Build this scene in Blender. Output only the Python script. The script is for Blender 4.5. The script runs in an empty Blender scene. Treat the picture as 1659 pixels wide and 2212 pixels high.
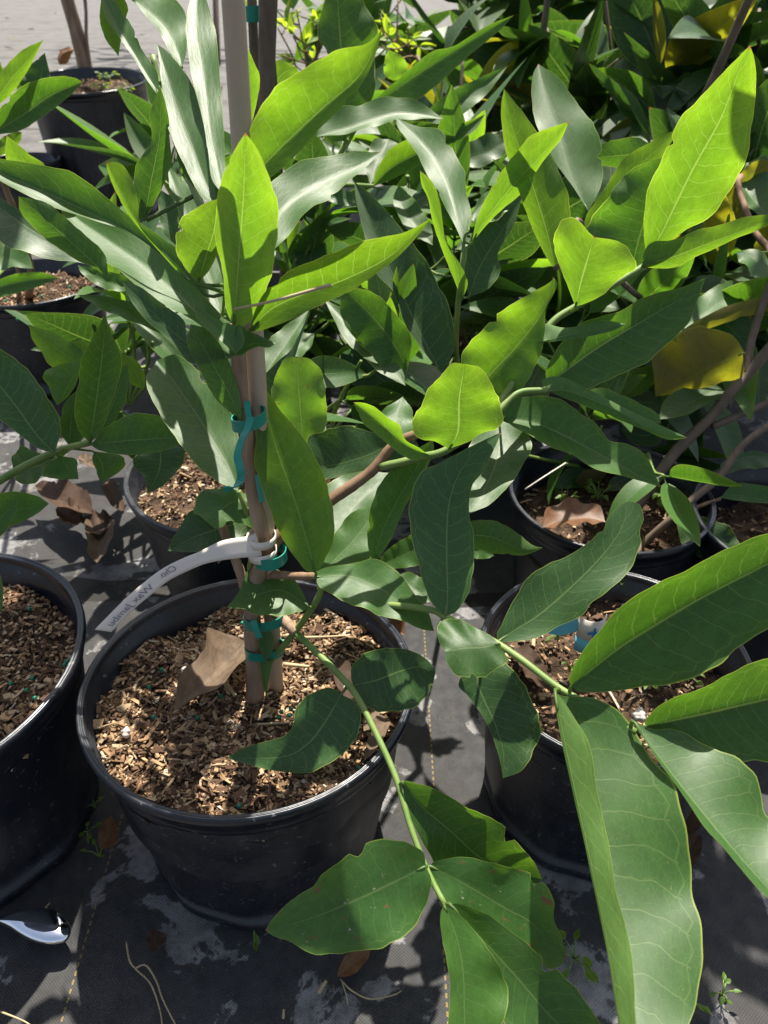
import bpy, math, random
from mathutils import Vector, Matrix
from math import radians as R_, sin, cos, pi
random.seed(7)
sc = bpy.context.scene
C = sc.collection
# ------------------------------------------------------------------ camera
FPX, CX, CY = 1661.0, 829.5, 1106.0
PITCH = R_(35.5)
CAM = Vector((0, 0, .70))
F = Vector((0, cos(PITCH), -sin(PITCH))); U = Vector((0, sin(PITCH), cos(PITCH))); RT = Vector((1, 0, 0))
cd = bpy.data.cameras.new('camera'); cam = bpy.data.objects.new('camera', cd); C.objects.link(cam)
cam.location = CAM; cam.rotation_euler = (pi/2 - PITCH, 0, 0)
cd.sensor_fit = 'VERTICAL'; cd.sensor_height = 24; cd.lens = 24*FPX/2212
cd.clip_start = .02; cd.clip_end = 200
cd.dof.use_dof = True; cd.dof.focus_distance = .56; cd.dof.aperture_fstop = 9
sc.camera = cam
# ------------------------------------------------------------------ light
SUN_EL, SUN_AZ = R_(65), R_(10)          # azimuth from +Y (ahead) towards +X (right)
w = bpy.data.worlds.new('World'); sc.world = w; w.use_nodes = True
wn = w.node_tree.nodes; sky = wn.new('ShaderNodeTexSky'); sky.sky_type = 'NISHITA'; sky.sun_disc = False
sky.sun_elevation = SUN_EL; sky.sun_rotation = SUN_AZ
sky.dust_density = 3.0; hs = wn.new('ShaderNodeHueSaturation'); hs.inputs['Saturation'].default_value = .75
w.node_tree.links.new(sky.outputs[0], hs.inputs['Color']); w.node_tree.links.new(hs.outputs[0], wn['Background'].inputs[0]); wn['Background'].inputs[1].default_value = .075
sl = bpy.data.lights.new('sun', 'SUN'); sl.energy = 5.0; sl.angle = R_(.5); sl.color = (1, .94, .83)
so = bpy.data.objects.new('sun', sl); C.objects.link(so)
SD = Vector((sin(SUN_AZ)*cos(SUN_EL), cos(SUN_AZ)*cos(SUN_EL), sin(SUN_EL)))
so.rotation_euler = SD.to_track_quat('Z', 'Y').to_euler(); so.location = SD*8
sc.view_settings.view_transform = 'Standard'; sc.view_settings.look = 'None'
sc.view_settings.exposure = 1.4; sc.view_settings.gamma = 1; sc.view_settings.use_curve_mapping = False
sc.cycles.max_bounces = 8; sc.cycles.diffuse_bounces = 4; sc.cycles.transmission_bounces = 6; sc.cycles.transparent_max_bounces = 6
sc.cycles.sample_clamp_indirect = 6

# ------------------------------------------------------------------ projection helpers (measured on the photograph)
def P(x, y, d): return CAM + d*(F + RT*((x-CX)/FPX) + U*((CY-y)/FPX))
def G(x, y, z=0.0):
    r = F + RT*((x-CX)/FPX) + U*((CY-y)/FPX)
    return CAM + r*((z-CAM.z)/r.z)

# ------------------------------------------------------------------ node helpers
class NT:
    def __init__(s, name):
        s.m = bpy.data.materials.new(name); s.m.use_nodes = True; s.t = s.m.node_tree; s.n = s.t.nodes; s.n.clear()
        s.out = s.n.new('ShaderNodeOutputMaterial')
    def new(s, k, **kw):
        x = s.n.new('ShaderNode'+k)
        for a, b in kw.items(): setattr(x, a, b)
        return x
    def link(s, a, b): s.t.links.new(a, b)
    def put(s, sock, v):
        if isinstance(v, bpy.types.NodeSocket): s.link(v, sock)
        elif isinstance(v, (tuple, list)) and len(v) == 3 and sock.type == 'RGBA': sock.default_value = (*v, 1)
        else: sock.default_value = v
    def math(s, op, a, b=0.0, c=0.0, clamp=False):
        x = s.new('Math', operation=op, use_clamp=clamp); s.put(x.inputs[0], a); s.put(x.inputs[1], b); s.put(x.inputs[2], c); return x.outputs[0]
    def mix(s, f, a, b, blend='MIX'):
        x = s.new('Mix', data_type='RGBA', blend_type=blend); s.put(x.inputs[0], f); s.put(x.inputs[6], a); s.put(x.inputs[7], b); return x.outputs[2]
    def noise(s, scale, vec=None, detail=3, rough=.5, out=0, dist=0):
        x = s.new('TexNoise'); x.inputs['Scale'].default_value = scale; x.inputs['Detail'].default_value = detail
        x.inputs['Roughness'].default_value = rough; x.inputs['Distortion'].default_value = dist
        if vec is not None: s.link(vec, x.inputs['Vector'])
        return x.outputs[out]
    def ramp(s, fac, stops, interp='LINEAR'):
        x = s.new('ValToRGB'); x.color_ramp.interpolation = interp; e = x.color_ramp.elements
        while len(e) < len(stops): e.new(.5)
        for i, (p, c) in enumerate(stops):
            e[i].position = p; e[i].color = (c, c, c, 1) if isinstance(c, (int, float)) else (*c, 1)
        s.put(x.inputs[0], fac); return x.outputs[0]
    def bump(s, h, strength=.3, dist=.001):
        x = s.new('Bump'); x.inputs['Strength'].default_value = strength; x.inputs['Distance'].default_value = dist; s.put(x.inputs['Height'], h); return x.outputs[0]
    def bsdf(s, col, rough=.5, normal=None, spec=.5, metal=0):
        x = s.new('BsdfPrincipled'); s.put(x.inputs['Base Color'], col); s.put(x.inputs['Roughness'], rough)
        s.put(x.inputs['Specular IOR Level'], spec); x.inputs['Metallic'].default_value = metal
        if normal is not None: s.link(normal, x.inputs['Normal'])
        return x.outputs[0]
    def done(s, sh): s.link(sh, s.out.inputs[0]); return s.m
    def obj(s): return s.new('TexCoord').outputs['Object']

def leaf_material(name, top, under, trans, rough=.48, tf=.42, spec=.45, vein=(.35, .45, .16), nveins=13, brown=0.0, veinamt=.33, uspec=.3, margin=(.30, .36, .06), mottle=False):
    """u runs along the blade, v across it (-1..1); midrib, side veins and a looping vein near the margin"""
    t = NT(name)
    uv = t.new('UVMap').outputs[0]
    sp = t.new('SeparateXYZ'); t.link(uv, sp.inputs[0]); u, v = sp.outputs[0], sp.outputs[1]
    rnd = t.new('ObjectInfo').outputs['Random']
    sc_ = t.new('VectorMath', operation='MULTIPLY'); t.link(uv, sc_.inputs[0]); sc_.inputs[1].default_value = (3.2, 1, 1)
    of = t.new('CombineXYZ'); t.link(t.math('MULTIPLY', rnd, 37.0), of.inputs[2])
    ad = t.new('VectorMath', operation='ADD'); t.link(sc_.outputs[0], ad.inputs[0]); t.link(of.outputs[0], ad.inputs[1])
    vec = ad.outputs[0]
    av = t.math('ABSOLUTE', v)
    nz = t.math('SUBTRACT', t.noise(2.2, vec, 2), .5)
    side = t.math('MULTIPLY', t.math('SIGN', v), .27)
    # side veins: forward-slanting, curving towards the tip near the margin
    s = t.math('ADD', t.math('MULTIPLY', u, float(nveins)), side)
    s = t.math('SUBTRACT', s, t.math('MULTIPLY', t.math('POWER', av, 1.35), 1.55))
    s = t.math('ADD', s, t.math('MULTIPLY', nz, .75))
    fr = t.math('ABSOLUTE', t.math('SUBTRACT', t.math('FRACT', s), .5))
    sv = t.math('SUBTRACT', 1.0, t.math('DIVIDE', t.math('SUBTRACT', .5, fr), .038), clamp=True)
    sv = t.math('MULTIPLY', sv, t.math('LESS_THAN', av, .87))
    # looping vein
    loop = t.math('ADD', t.math('ADD', av, t.math('MULTIPLY', fr, .16)), t.math('MULTIPLY', nz, .08))
    lv = t.math('SUBTRACT', 1.0, t.math('DIVIDE', t.math('ABSOLUTE', t.math('SUBTRACT', loop, .90)), .014), clamp=True)
    mid = t.math('SUBTRACT', 1.0, t.math('DIVIDE', av, t.math('SUBTRACT', .045, t.math('MULTIPLY', u, .032))), clamp=True)
    mid = t.math('POWER', mid, .5)
    vo = t.new('TexVoronoi', feature='DISTANCE_TO_EDGE'); vo.inputs['Scale'].default_value = 11; t.link(vec, vo.inputs['Vector'])
    ret = t.math('MULTIPLY', t.math('SUBTRACT', 1.0, t.math('DIVIDE', vo.outputs[0], .035), clamp=True), .38)
    veins = t.math('MAXIMUM', t.math('MAXIMUM', mid, t.math('MULTIPLY', sv, .75)), t.math('MAXIMUM', t.math('MULTIPLY', lv, .7), ret))
    edge = t.math('DIVIDE', t.math('SUBTRACT', av, .975), .02, clamp=True)
    # colours
    blot = t.noise(5.0, vec, 4, .6)
    fine = t.noise(40.0, vec, 3, .6)
    k = t.math('ADD', .50, t.math('ADD', t.math('MULTIPLY', blot, .62), t.math('MULTIPLY', fine, .34)))
    kk = t.math('MULTIPLY', k, t.math('ADD', .82, t.math('MULTIPLY', rnd, .36)))
    def scaled(c): return t.mix(1.0, c, kk, 'MULTIPLY')
    back = t.new('NewGeometry').outputs['Backfacing']
    vt = tuple(a*.30+b*.70 for a, b in zip(vein, top))
    base_t = t.mix(t.math('MULTIPLY', veins, veinamt), scaled(top), tuple(x*.62 for x in vein))
    base_u = t.mix(t.math('MULTIPLY', veins, veinamt), scaled(under), vein)
    base = t.mix(back, base_t, base_u)
    base = t.mix(t.math('MULTIPLY', edge, .75), base, margin)
    if mottle:
        mt = t.noise(3.2, vec, 6, .75); base = t.mix(t.math('MULTIPLY', t.ramp(mt, [(.42, 0.), (.62, 1.)]), .65), base, tuple(x*.35 for x in top))
    # translucent colour: thick dark mottling near the midrib, yellower towards tip and margin
    tc = t.mix(t.math('MULTIPLY', t.math('ADD', t.math('POWER', av, 2.0), t.math('POWER', u, 3.0)), .35, clamp=True), trans, (trans[0]*1.6, trans[1]*1.12, trans[2]*.8))
    # the blade is thicker (darker) between the side veins close to the midrib
    thick = t.math('MULTIPLY', t.math('SUBTRACT', 1.0, t.math('POWER', av, .6)), t.math('ADD', .35, t.noise(3.0, vec, 3)), clamp=True)
    tc = t.mix(t.math('MULTIPLY', thick, .75, clamp=True), tc, tuple(x*.36 for x in trans))
    tc = t.mix(1.0, tc, kk, 'MULTIPLY')
    tc = t.mix(t.math('MULTIPLY', veins, .62), tc, (.34, .50, .09))
    tc = t.mix(t.math('MULTIPLY', edge, .8), tc, tuple(min(1, x*1.65) for x in margin))
    if brown:
        bn = t.math('MULTIPLY', t.math('GREATER_THAN', t.noise(3.1, vec, 5, .65), .735-brown), t.math('GREATER_THAN', av, .25))
        tipb = t.math('MULTIPLY', t.math('DIVIDE', t.math('SUBTRACT', t.math('ADD', u, t.math('MULTIPLY', nz, .03)), .975), .012, clamp=True), t.math('GREATER_THAN', rnd, .45))
        bn = t.math('MAXIMUM', bn, tipb)
        base = t.mix(bn, base, (.16, .085, .04)); tc = t.mix(bn, tc, (.25, .12, .03))
        sc2 = t.math('GREATER_THAN', t.noise(4.3, vec, 6, .72), .775-brown*.9)
        base = t.mix(sc2, base, (.50, .42, .36)); tc = t.mix(sc2, tc, (.40, .30, .20))
        yl = t.math('MULTIPLY', t.math('GREATER_THAN', t.noise(17, vec, 3, .6), .715), .5)
        base = t.mix(yl, base, (.22, .22, .04)); tc = t.mix(yl, tc, (.45, .42, .05))
    # pale dust specks
    du = t.math('MULTIPLY', t.math('GREATER_THAN', t.noise(55, vec, 2), .70), .16)
    base = t.mix(du, base, (.35, .38, .30))
    hgt = t.math('SUBTRACT', t.math('MULTIPLY', t.noise(3.5, vec, 2), 1.6), t.math('MULTIPLY', veins, .35))
    nrm = t.bump(hgt, .13, .0010)
    rg = t.math('ADD', t.math('MULTIPLY', t.math('SUBTRACT', t.noise(7, vec, 3), .5), .14), t.math('ADD', rough, t.math('MULTIPLY', back, .16)))
    spc = t.math('SUBTRACT', spec, t.math('MULTIPLY', back, spec-uspec))
    pr = t.bsdf(base, rg, nrm, spc)
    tr = t.new('BsdfTranslucent'); t.link(tc, tr.inputs[0]); t.link(nrm, tr.inputs[1])
    mx = t.new('MixShader'); mx.inputs[0].default_value = tf; t.link(pr, mx.inputs[1]); t.link(tr.outputs[0], mx.inputs[2])
    return t.done(mx.outputs[0])

M = {}
M['leaf'] = leaf_material('waxy green leaf', (.040, .105, .020), (.075, .15, .045), (.095, .255, .009), brown=.012)
M['young'] = leaf_material('young yellow-green leaf', (.050, .13, .020), (.095, .185, .045), (.155, .33, .009), tf=.50, brown=.012)
M['dark'] = leaf_material('old dark green leaf', (.028, .078, .018), (.065, .13, .040), (.045, .13, .010), tf=.30, brown=.02, veinamt=.42)
M['eaten'] = leaf_material('leaf with brown burns', (.035, .10, .02), (.09, .17, .05), (.20, .45, .015), brown=.11)
M['magnolia'] = leaf_material('leaf with rusty underside', (.025, .07, .02), (.095, .075, .024), (.34, .36, .010), tf=.40, vein=(.16, .08, .03), nveins=9)
M['small'] = leaf_material('bright small leaf', (.07, .15, .02), (.13, .2, .04), (.42, .62, .02), tf=.5, nveins=7)
M['dead'] = leaf_material('dry brown leaf', (.065, .038, .025), (.095, .06, .038), (.16, .08, .03), tf=.15, rough=.7, spec=.2, vein=(.12, .07, .04), veinamt=.5, margin=(.07, .045, .03), mottle=True)
M['tan'] = leaf_material('dry tan leaf', (.13, .09, .06), (.17, .125, .085), (.25, .16, .07), tf=.15, rough=.7, spec=.2, vein=(.16, .11, .07), veinamt=.5, margin=(.07, .045, .03), mottle=True)
M['orange'] = leaf_material('dry orange leaf', (.17, .08, .035), (.2, .1, .05), (.35, .15, .03), tf=.3, rough=.5, spec=.4, vein=(.25, .1, .03), veinamt=.4, margin=(.07, .045, .03), mottle=True)

def simple(name, c1, c2, scale=30, rough=.5, bump=.3, bd=.001, spec=.5, stretch=(1, 1, 1), detail=4, metal=0):
    t = NT(name); mp = t.new('Mapping'); t.link(t.obj(), mp.inputs[0]); mp.inputs['Scale'].default_value = stretch
    n = t.noise(scale, mp.outputs[0], detail, .6)
    return t.done(t.bsdf(t.mix(t.ramp(n, [(.3, 0.), (.7, 1.)]), c1, c2), rough, t.bump(n, bump, bd), spec, metal))
M['bark'] = simple('grey brown bark', (.15, .095, .06), (.34, .24, .17), 60, .8, .8, .002, .2, (1, 1, .22), 6)
M['twig'] = simple('brown twig', (.12, .07, .04), (.22, .14, .085), 90, .75, .5, .001, .25, (1, 1, .4))
M['stem'] = simple('green stem', (.075, .15, .025), (.17, .22, .06), 45, .55, .3, .0006, .4)
M['greystem'] = simple('grey woody stem', (.085, .062, .045), (.17, .125, .09), 60, .7, .4, .001, .3, (1, 1, .4))
M['bamboo'] = simple('weathered bamboo', (.30, .225, .155), (.44, .345, .25), 40, .55, .3, .0007, .3, (1, 1, .15), 6)
M['tape'] = simple('green plastic tape', (.0, .16, .115), (.004, .22, .16), 60, .3, .3, .001, .5)
M['tag'] = simple('white plastic tag', (.55, .49, .44), (.62, .56, .50), 8, .45, .05, .0005, .4)
M['ink'] = simple('grey ink', (.22, .19, .21), (.30, .27, .29), 60, .6, .05, .0002, .2)
M['bluetag'] = simple('light blue plastic tag', (.10, .36, .47), (.13, .42, .52), 8, .45, .05, .0005, .4)
M['blueink'] = simple('blue ink', (.02, .15, .45), (.03, .2, .5), 60, .6, .05, .0002, .2)
M['pellet'] = simple('green fertiliser pellet', (.0, .09, .05), (.0, .15, .08), 200, .35, .2, .0005)
M['chrome'] = simple('polished metal', (.80, .82, .86), (.84, .86, .9), 5, .04, .0, .0001, .5, metal=1)
M['grass'] = simple('dry grass stalk', (.26, .20, .11), (.36, .29, .17), 60, .7, .2, .0004)

def pot_mat():
    t = NT('black nursery plastic'); o = t.obj()
    mp = t.new('Mapping'); t.link(o, mp.inputs[0]); mp.inputs['Scale'].default_value = (1, 1, .13)
    st = t.noise(70, mp.outputs[0], 4, .6); n = t.noise(9, o, 5, .65); f = t.noise(260, o, 2, .5)
    orn_ = t.new('ObjectInfo').outputs['Random']
    n = t.math('ADD', n, t.math('MULTIPLY', t.math('SUBTRACT', orn_, .4), .14))
    dust = t.math('MULTIPLY', t.ramp(n, [(.42, 0.), (.72, 1.)]), t.ramp(st, [(.35, .15), (.7, 1.)]))
    speck = t.math('GREATER_THAN', f, .67)
    col = t.mix(t.math('MULTIPLY', dust, .72), (.006, .0078, .014), (.065, .062, .062))
    scr = t.math('GREATER_THAN', t.noise(26, mp.outputs[0], 6, .75), .69)
    col = t.mix(t.math('MULTIPLY', scr, .5), col, (.09, .085, .08))
    col = t.mix(t.math('MULTIPLY', speck, .45), col, (.12, .12, .13))
    rg = t.math('ADD', .40, t.math('MULTIPLY', dust, .3))
    h = t.math('ADD', t.math('MULTIPLY', st, .7), t.math('MULTIPLY', f, .4))
    return t.done(t.bsdf(col, rg, t.bump(h, .35, .0012), .5))
M['pot'] = pot_mat()
def rim_mat():
    t = NT('worn pot rim'); o = t.obj(); n = t.noise(14, o, 5, .7); f = t.noise(150, o, 3, .6)
    d = t.ramp(n, [(.45, 0.), (.7, 1.)])
    col = t.mix(t.math('MULTIPLY', d, .3), (.006, .008, .014), (.06, .058, .06))
    col = t.mix(t.math('MULTIPLY', t.math('GREATER_THAN', f, .68), .6), col, (.16, .15, .14))
    return t.done(t.bsdf(col, t.math('ADD', .30, t.math('MULTIPLY', d, .3)), t.bump(f, .2, .0006), .5))
M['rim'] = rim_mat()
def soil_mat():
    t = NT('dark potting soil'); o = t.obj(); n = t.noise(60, o, 6, .7); n2 = t.noise(180, o, 3, .6)
    col = t.mix(t.ramp(n, [(.35, 0.), (.7, 1.)]), (.022, .014, .009), (.11, .068, .042))
    return t.done(t.bsdf(col, .95, t.bump(t.math('ADD', n, n2), 1, .006), .2))
M['soil'] = soil_mat()
def chip_mat():
    t = NT('wood chips'); r = t.new('NewGeometry').outputs['Random Per Island']
    col = t.ramp(r, [(0, (.04, .022, .012)), (.35, (.10, .052, .027)), (.58, (.25, .145, .075)), (.8, (.42, .28, .15)), (.96, (.50, .38, .24)), (1, (.62, .55, .45))])
    n = t.noise(220, t.obj(), 3, .6)
    return t.done(t.bsdf(t.mix(t.math('MULTIPLY', n, .6), col, (.06, .04, .03)), .85, t.bump(n, .5, .001), .25))
M['chip'] = chip_mat()
def ground_mat():
    t = NT('woven ground cloth'); o = t.obj()
    sp = t.new('SeparateXYZ'); t.link(o, sp.inputs[0]); x, y = sp.outputs[0], sp.outputs[1]
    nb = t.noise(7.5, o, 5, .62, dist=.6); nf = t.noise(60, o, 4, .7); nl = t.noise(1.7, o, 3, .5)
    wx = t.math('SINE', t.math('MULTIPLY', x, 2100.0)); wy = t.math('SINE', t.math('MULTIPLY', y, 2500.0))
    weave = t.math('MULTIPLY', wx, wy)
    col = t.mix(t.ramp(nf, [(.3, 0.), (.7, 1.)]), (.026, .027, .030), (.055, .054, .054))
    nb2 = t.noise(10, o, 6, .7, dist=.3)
    sun_dapples = t.math('MULTIPLY', t.ramp(t.math('ADD', t.math('MULTIPLY', nb, .6), t.math('MULTIPLY', nb2, .4)), [(.53, 0.), (.545, 1.)]), t.ramp(nf, [(.3, .35), (.6, 1.)]))
    col = t.mix(sun_dapples, col, (.24, .235, .24))  # sun dapples painted into the cloth colour as crisp pale blotches
    # sunlight painted in: the cloth colour turns paler further down the row
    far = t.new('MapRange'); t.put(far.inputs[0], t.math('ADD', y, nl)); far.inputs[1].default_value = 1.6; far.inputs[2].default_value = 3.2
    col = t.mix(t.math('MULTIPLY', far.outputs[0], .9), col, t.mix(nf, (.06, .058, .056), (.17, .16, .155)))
    col = t.mix(t.math('MULTIPLY', t.ramp(t.noise(3.1, o, 7, .72), [(.50, 0.), (.60, 1.)]), .5), col, (.035, .03, .026))
    seam = t.math('LESS_THAN', t.math('ABSOLUTE', t.math('SUBTRACT', t.math('FRACT', t.math('ADD', t.math('MULTIPLY', y, .55), t.math('MULTIPLY', nl, .12))), .5)), .009)
    col = t.mix(t.math('MULTIPLY', seam, .85), col, (.012, .010, .008))
    col = t.mix(t.math('MULTIPLY', t.math('GREATER_THAN', t.noise(34, o, 4, .7), .64), .6), col, (.03, .024, .018))
    col = t.mix(t.math('MULTIPLY', t.math('ADD', weave, 1.0), .18), col, (.02, .02, .02))
    # yellow marker threads woven in every 0.31 m
    px = t.math('FRACT', t.math('ADD', t.math('DIVIDE', t.math('SUBTRACT', x, .052), .318), .5))
    ln = t.math('LESS_THAN', t.math('ABSOLUTE', t.math('SUBTRACT', px, .5)), .0026)
    da = t.math('GREATER_THAN', t.math('SINE', t.math('MULTIPLY', y, 900.0)), -.2)
    col = t.mix(t.math('MULTIPLY', t.math('MULTIPLY', ln, da), .5), col, (.30, .21, .055))
    h = t.math('ADD', t.math('MULTIPLY', weave, .3), t.math('MULTIPLY', nf, 1.0))
    return t.done(t.bsdf(col, .85, t.bump(h, .6, .0015), .3))
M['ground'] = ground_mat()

# ------------------------------------------------------------------ mesh helpers
def link(name, verts, faces, mat, parent=None, origin=None, uv=None, smooth=True, vfix=True):
    o0 = Vector(origin) if origin is not None else Vector((0, 0, 0))
    me = bpy.data.meshes.new(name)
    me.from_pydata([tuple(Vector(v)-o0) for v in verts], [], faces); me.update()
    if uv is not None:
        l = me.uv_layers.new(name='UVMap')
        for lp in me.loops: l.data[lp.index].uv = uv[lp.vertex_index]
    if smooth: me.polygons.foreach_set('use_smooth', [True]*len(me.polygons))
    me.materials.append(mat)
    o = bpy.data.objects.new(name, me); C.objects.link(o)
    if parent is not None:
        o.parent = parent
        pw = Vector(parent.location)
        pp = parent.parent
        while pp is not None: pw += pp.location; pp = pp.parent
        o.location = o0 - pw
    else: o.location = o0
    return o
def tag(o, label=None, cat=None, group=None, kind=None):
    if label: o['label'] = label
    if cat: o['category'] = cat
    if group: o['group'] = group
    if kind: o['kind'] = kind
    return o
def empty(name, loc, label, cat, group=None):
    o = bpy.data.objects.new(name, None); C.objects.link(o); o.location = loc; o.empty_display_size = .02
    return tag(o, label, cat, group)
def cr(pts, n):
    """Catmull-Rom through pts (tuples), n+1 samples evenly spaced by length"""
    pts = [Vector(p) for p in pts]
    if len(pts) == 2: return [pts[0].lerp(pts[1], i/n) for i in range(n+1)]
    q = [pts[0]*2-pts[1]] + pts + [pts[-1]*2-pts[-2]]
    fine = []
    for i in range(1, len(q)-2):
        for k in range(10):
            t = k/10; a, b, c, d = q[i-1:i+3]
            fine.append(.5*((2*b)+(c-a)*t+(2*a-5*b+4*c-d)*t*t+(3*b-a-3*c+d)*t**3))
    fine.append(pts[-1])
    L = [0]
    for i in range(1, len(fine)): L.append(L[-1]+(fine[i]-fine[i-1]).length)
    out = []; j = 0
    for i in range(n+1):
        s = L[-1]*i/n
        while j < len(L)-2 and L[j+1] < s: j += 1
        den = L[j+1]-L[j] or 1e-9
        out.append(fine[j].lerp(fine[j+1], min(1, max(0, (s-L[j])/den))))
    return out
def tube_geo(pts, r0, r1, seg=9, n=None, verts=None, faces=None, knots=False):
    verts = [] if verts is None else verts; faces = [] if faces is None else faces
    n = n or max(4, 6*(len(pts)-1)); c = cr(pts, n); b = len(verts)
    up = Vector((.3, .1, 1)).normalized()
    prev = None
    for i, p in enumerate(c):
        tn = (c[min(i+1, n)]-c[max(i-1, 0)]).normalized()
        s = tn.cross(up) if prev is None else prev - tn*prev.dot(tn)
        if s.length < 1e-4: s = tn.orthogonal()
        s.normalize(); prev = s; q = tn.cross(s); r = r0+(r1-r0)*i/n
        if knots: r *= 1+.035*sin(i*.83)+.03*sin(i*2.3+1)
        for k in range(seg):
            a = 2*pi*k/seg; verts.append(p+s*cos(a)*r+q*sin(a)*r)
    for i in range(n):
        for k in range(seg):
            k2 = (k+1) % seg; faces.append((b+i*seg+k, b+i*seg+k2, b+(i+1)*seg+k2, b+(i+1)*seg+k))
    faces.append(tuple(b+k for k in range(seg))[::-1]); faces.append(tuple(b+n*seg+k for k in range(seg)))
    return verts, faces
def tube(name, pts, r0, r1, mat, parent=None, seg=10, knots=False, n=None):
    v, f = tube_geo([Vector(p) for p in pts], r0, r1, seg, n, knots=knots)
    return link(name, v, f, mat, parent, origin=pts[0])

def leaf(parent, face, mat, d, g, h, cup, mid, A, B, attach=None, name='leaf', nu=44, nv=6, rip=1.0, droop=0.0, minz=None):
    """one leaf from its measured midrib and two margins. mid runs base..tip; the blade lies in a plane whose depth changes by
    g per metre upwards and h per metre rightwards, then cupped by `cup` of the half width towards the upper side."""
    bx, by = mid[0]
    def dep(x, y): return d*(1 + (g*(by-y) + h*(x-bx))/FPX)
    def D3(p): return P(p[0], p[1], max(.06, dep(p[0], p[1])))
    m2 = cr([(*p, 0) for p in mid], nu)
    a2 = cr([(*mid[0], 0)]+[(*p, 0) for p in A]+[(*mid[-1], 0)], nu)
    b2 = cr([(*mid[0], 0)]+[(*p, 0) for p in B]+[(*mid[-1], 0)], nu)
    # plane normal, pointing at the camera
    p0, p1, p2 = D3(mid[0]), D3((mid[0][0]+100, mid[0][1])), D3((mid[0][0], mid[0][1]-100))
    nrm = (p1-p0).cross(p2-p0).normalized()
    if nrm.dot(CAM-p0) < 0: nrm = -nrm
    top = nrm if face == 't' else -nrm
    rs = random.Random(int(bx*7+by*13)); ph = [rs.random()*6.28 for _ in range(4)]; wv = 2.2+rs.random()*1.6
    ml = (D3(mid[-1])-p0).length
    bites = [(rs.choice((-1, 1)), rs.uniform(.25, .97), rs.uniform(.012, .035), rs.uniform(.08, .24)) for _ in range(rs.choice((0, 0, 0, 1, 1, 2)))]
    verts = []; uvs = []
    for i in range(nu+1):
        t = i/nu; M3 = D3(m2[i]) - top*droop*ml*t*t
        for sgn, e in ((-1, a2), (1, b2)):
            E3 = D3(e[i]) - top*droop*ml*t*t
            kb = 1-.012*sin(41*t+ph[3])-.010*sin(67*t+ph[0])
            for bs, bt, bw, bd in bites:
                if bs == sgn: kb -= bd*max(0, 1-((t-bt)/bw)**2)**.5*(1+.15*sin(230*t))
            E3 = M3.lerp(E3, kb); hw = (E3-M3).length
            for j in range(nv, 0, -1) if sgn < 0 else range(0, nv+1):
                v = j/nv
                lift = (cup*1.35+.03*(1 if cup > 0 else 0))*hw*(.65*v+.35*v*v) + rip*hw*.10*v*v*sin(wv*6.28*t+ph[1 if sgn > 0 else 0]) + rip*hw*.035*sin(13*t+ph[2])*v
                verts.append(M3.lerp(E3, v) + top*lift); uvs.append((t, sgn*v))
    W = 2*nv+1; faces = []
    for i in range(nu):
        for j in range(W-1): faces.append((i*W+j, i*W+j+1, (i+1)*W+j+1, (i+1)*W+j))
    acc = 0.0
    for f in faces:
        n_ = (verts[f[1]]-verts[f[0]]).cross(verts[f[3]]-verts[f[0]]); acc += n_.dot(top)
    if acc < 0: faces = [f[::-1] for f in faces]
    if minz is not None:
        verts = [Vector((v.x, v.y, max(v.z, minz))) for v in verts]
    if attach is not None and (attach-p0).length > .001:
        k = min(.05, (attach-p0).length); q = p0+(attach-p0).normalized()*k
        n0 = len(verts)
        tube_geo([q, q.lerp(p0, .5)-top*.0015, p0, D3(m2[3])-top*.0008], .0014, .0008, 6, 5, verts, faces)
        uvs += [(0.02, 0.0)]*(len(verts)-n0)
    o = link(name, verts, faces, mat, parent, origin=p0, uv=uvs)
    return o

def nearest(p, lines):
    best = None; bd = 9
    for ln in lines:
        for i in range(len(ln)-1):
            a, b = ln[i], ln[i+1]; ab = b-a; t = max(0, min(1, (p-a).dot(ab)/max(1e-9, ab.length_squared))); q = a+ab*t
            if (q-p).length < bd: bd = (q-p).length; best = q
    return best if bd < .045 else None

# ------------------------------------------------------------------ ground
gv = []; gf = []; NX, NY = 60, 70
for j in range(NY+1):
    y = -1.5 + 40*(j/NY)**2.2*1.0
    for i in range(NX+1):
        s = (i/NX-.5)*2; x = 24*abs(s)**2*(1 if s > 0 else -1)
        z = (.004*sin(x*9+y*3)+.003*sin(y*13-x*5))*math.exp(-max(0, y-.8)) - .004
        gv.append((x, y, z))
for j in range(NY):
    for i in range(NX):
        a = j*(NX+1)+i; gf.append((a, a+1, a+NX+2, a+NX+1))
tag(link('ground', gv, gf, M['ground']), kind='structure')

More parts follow.
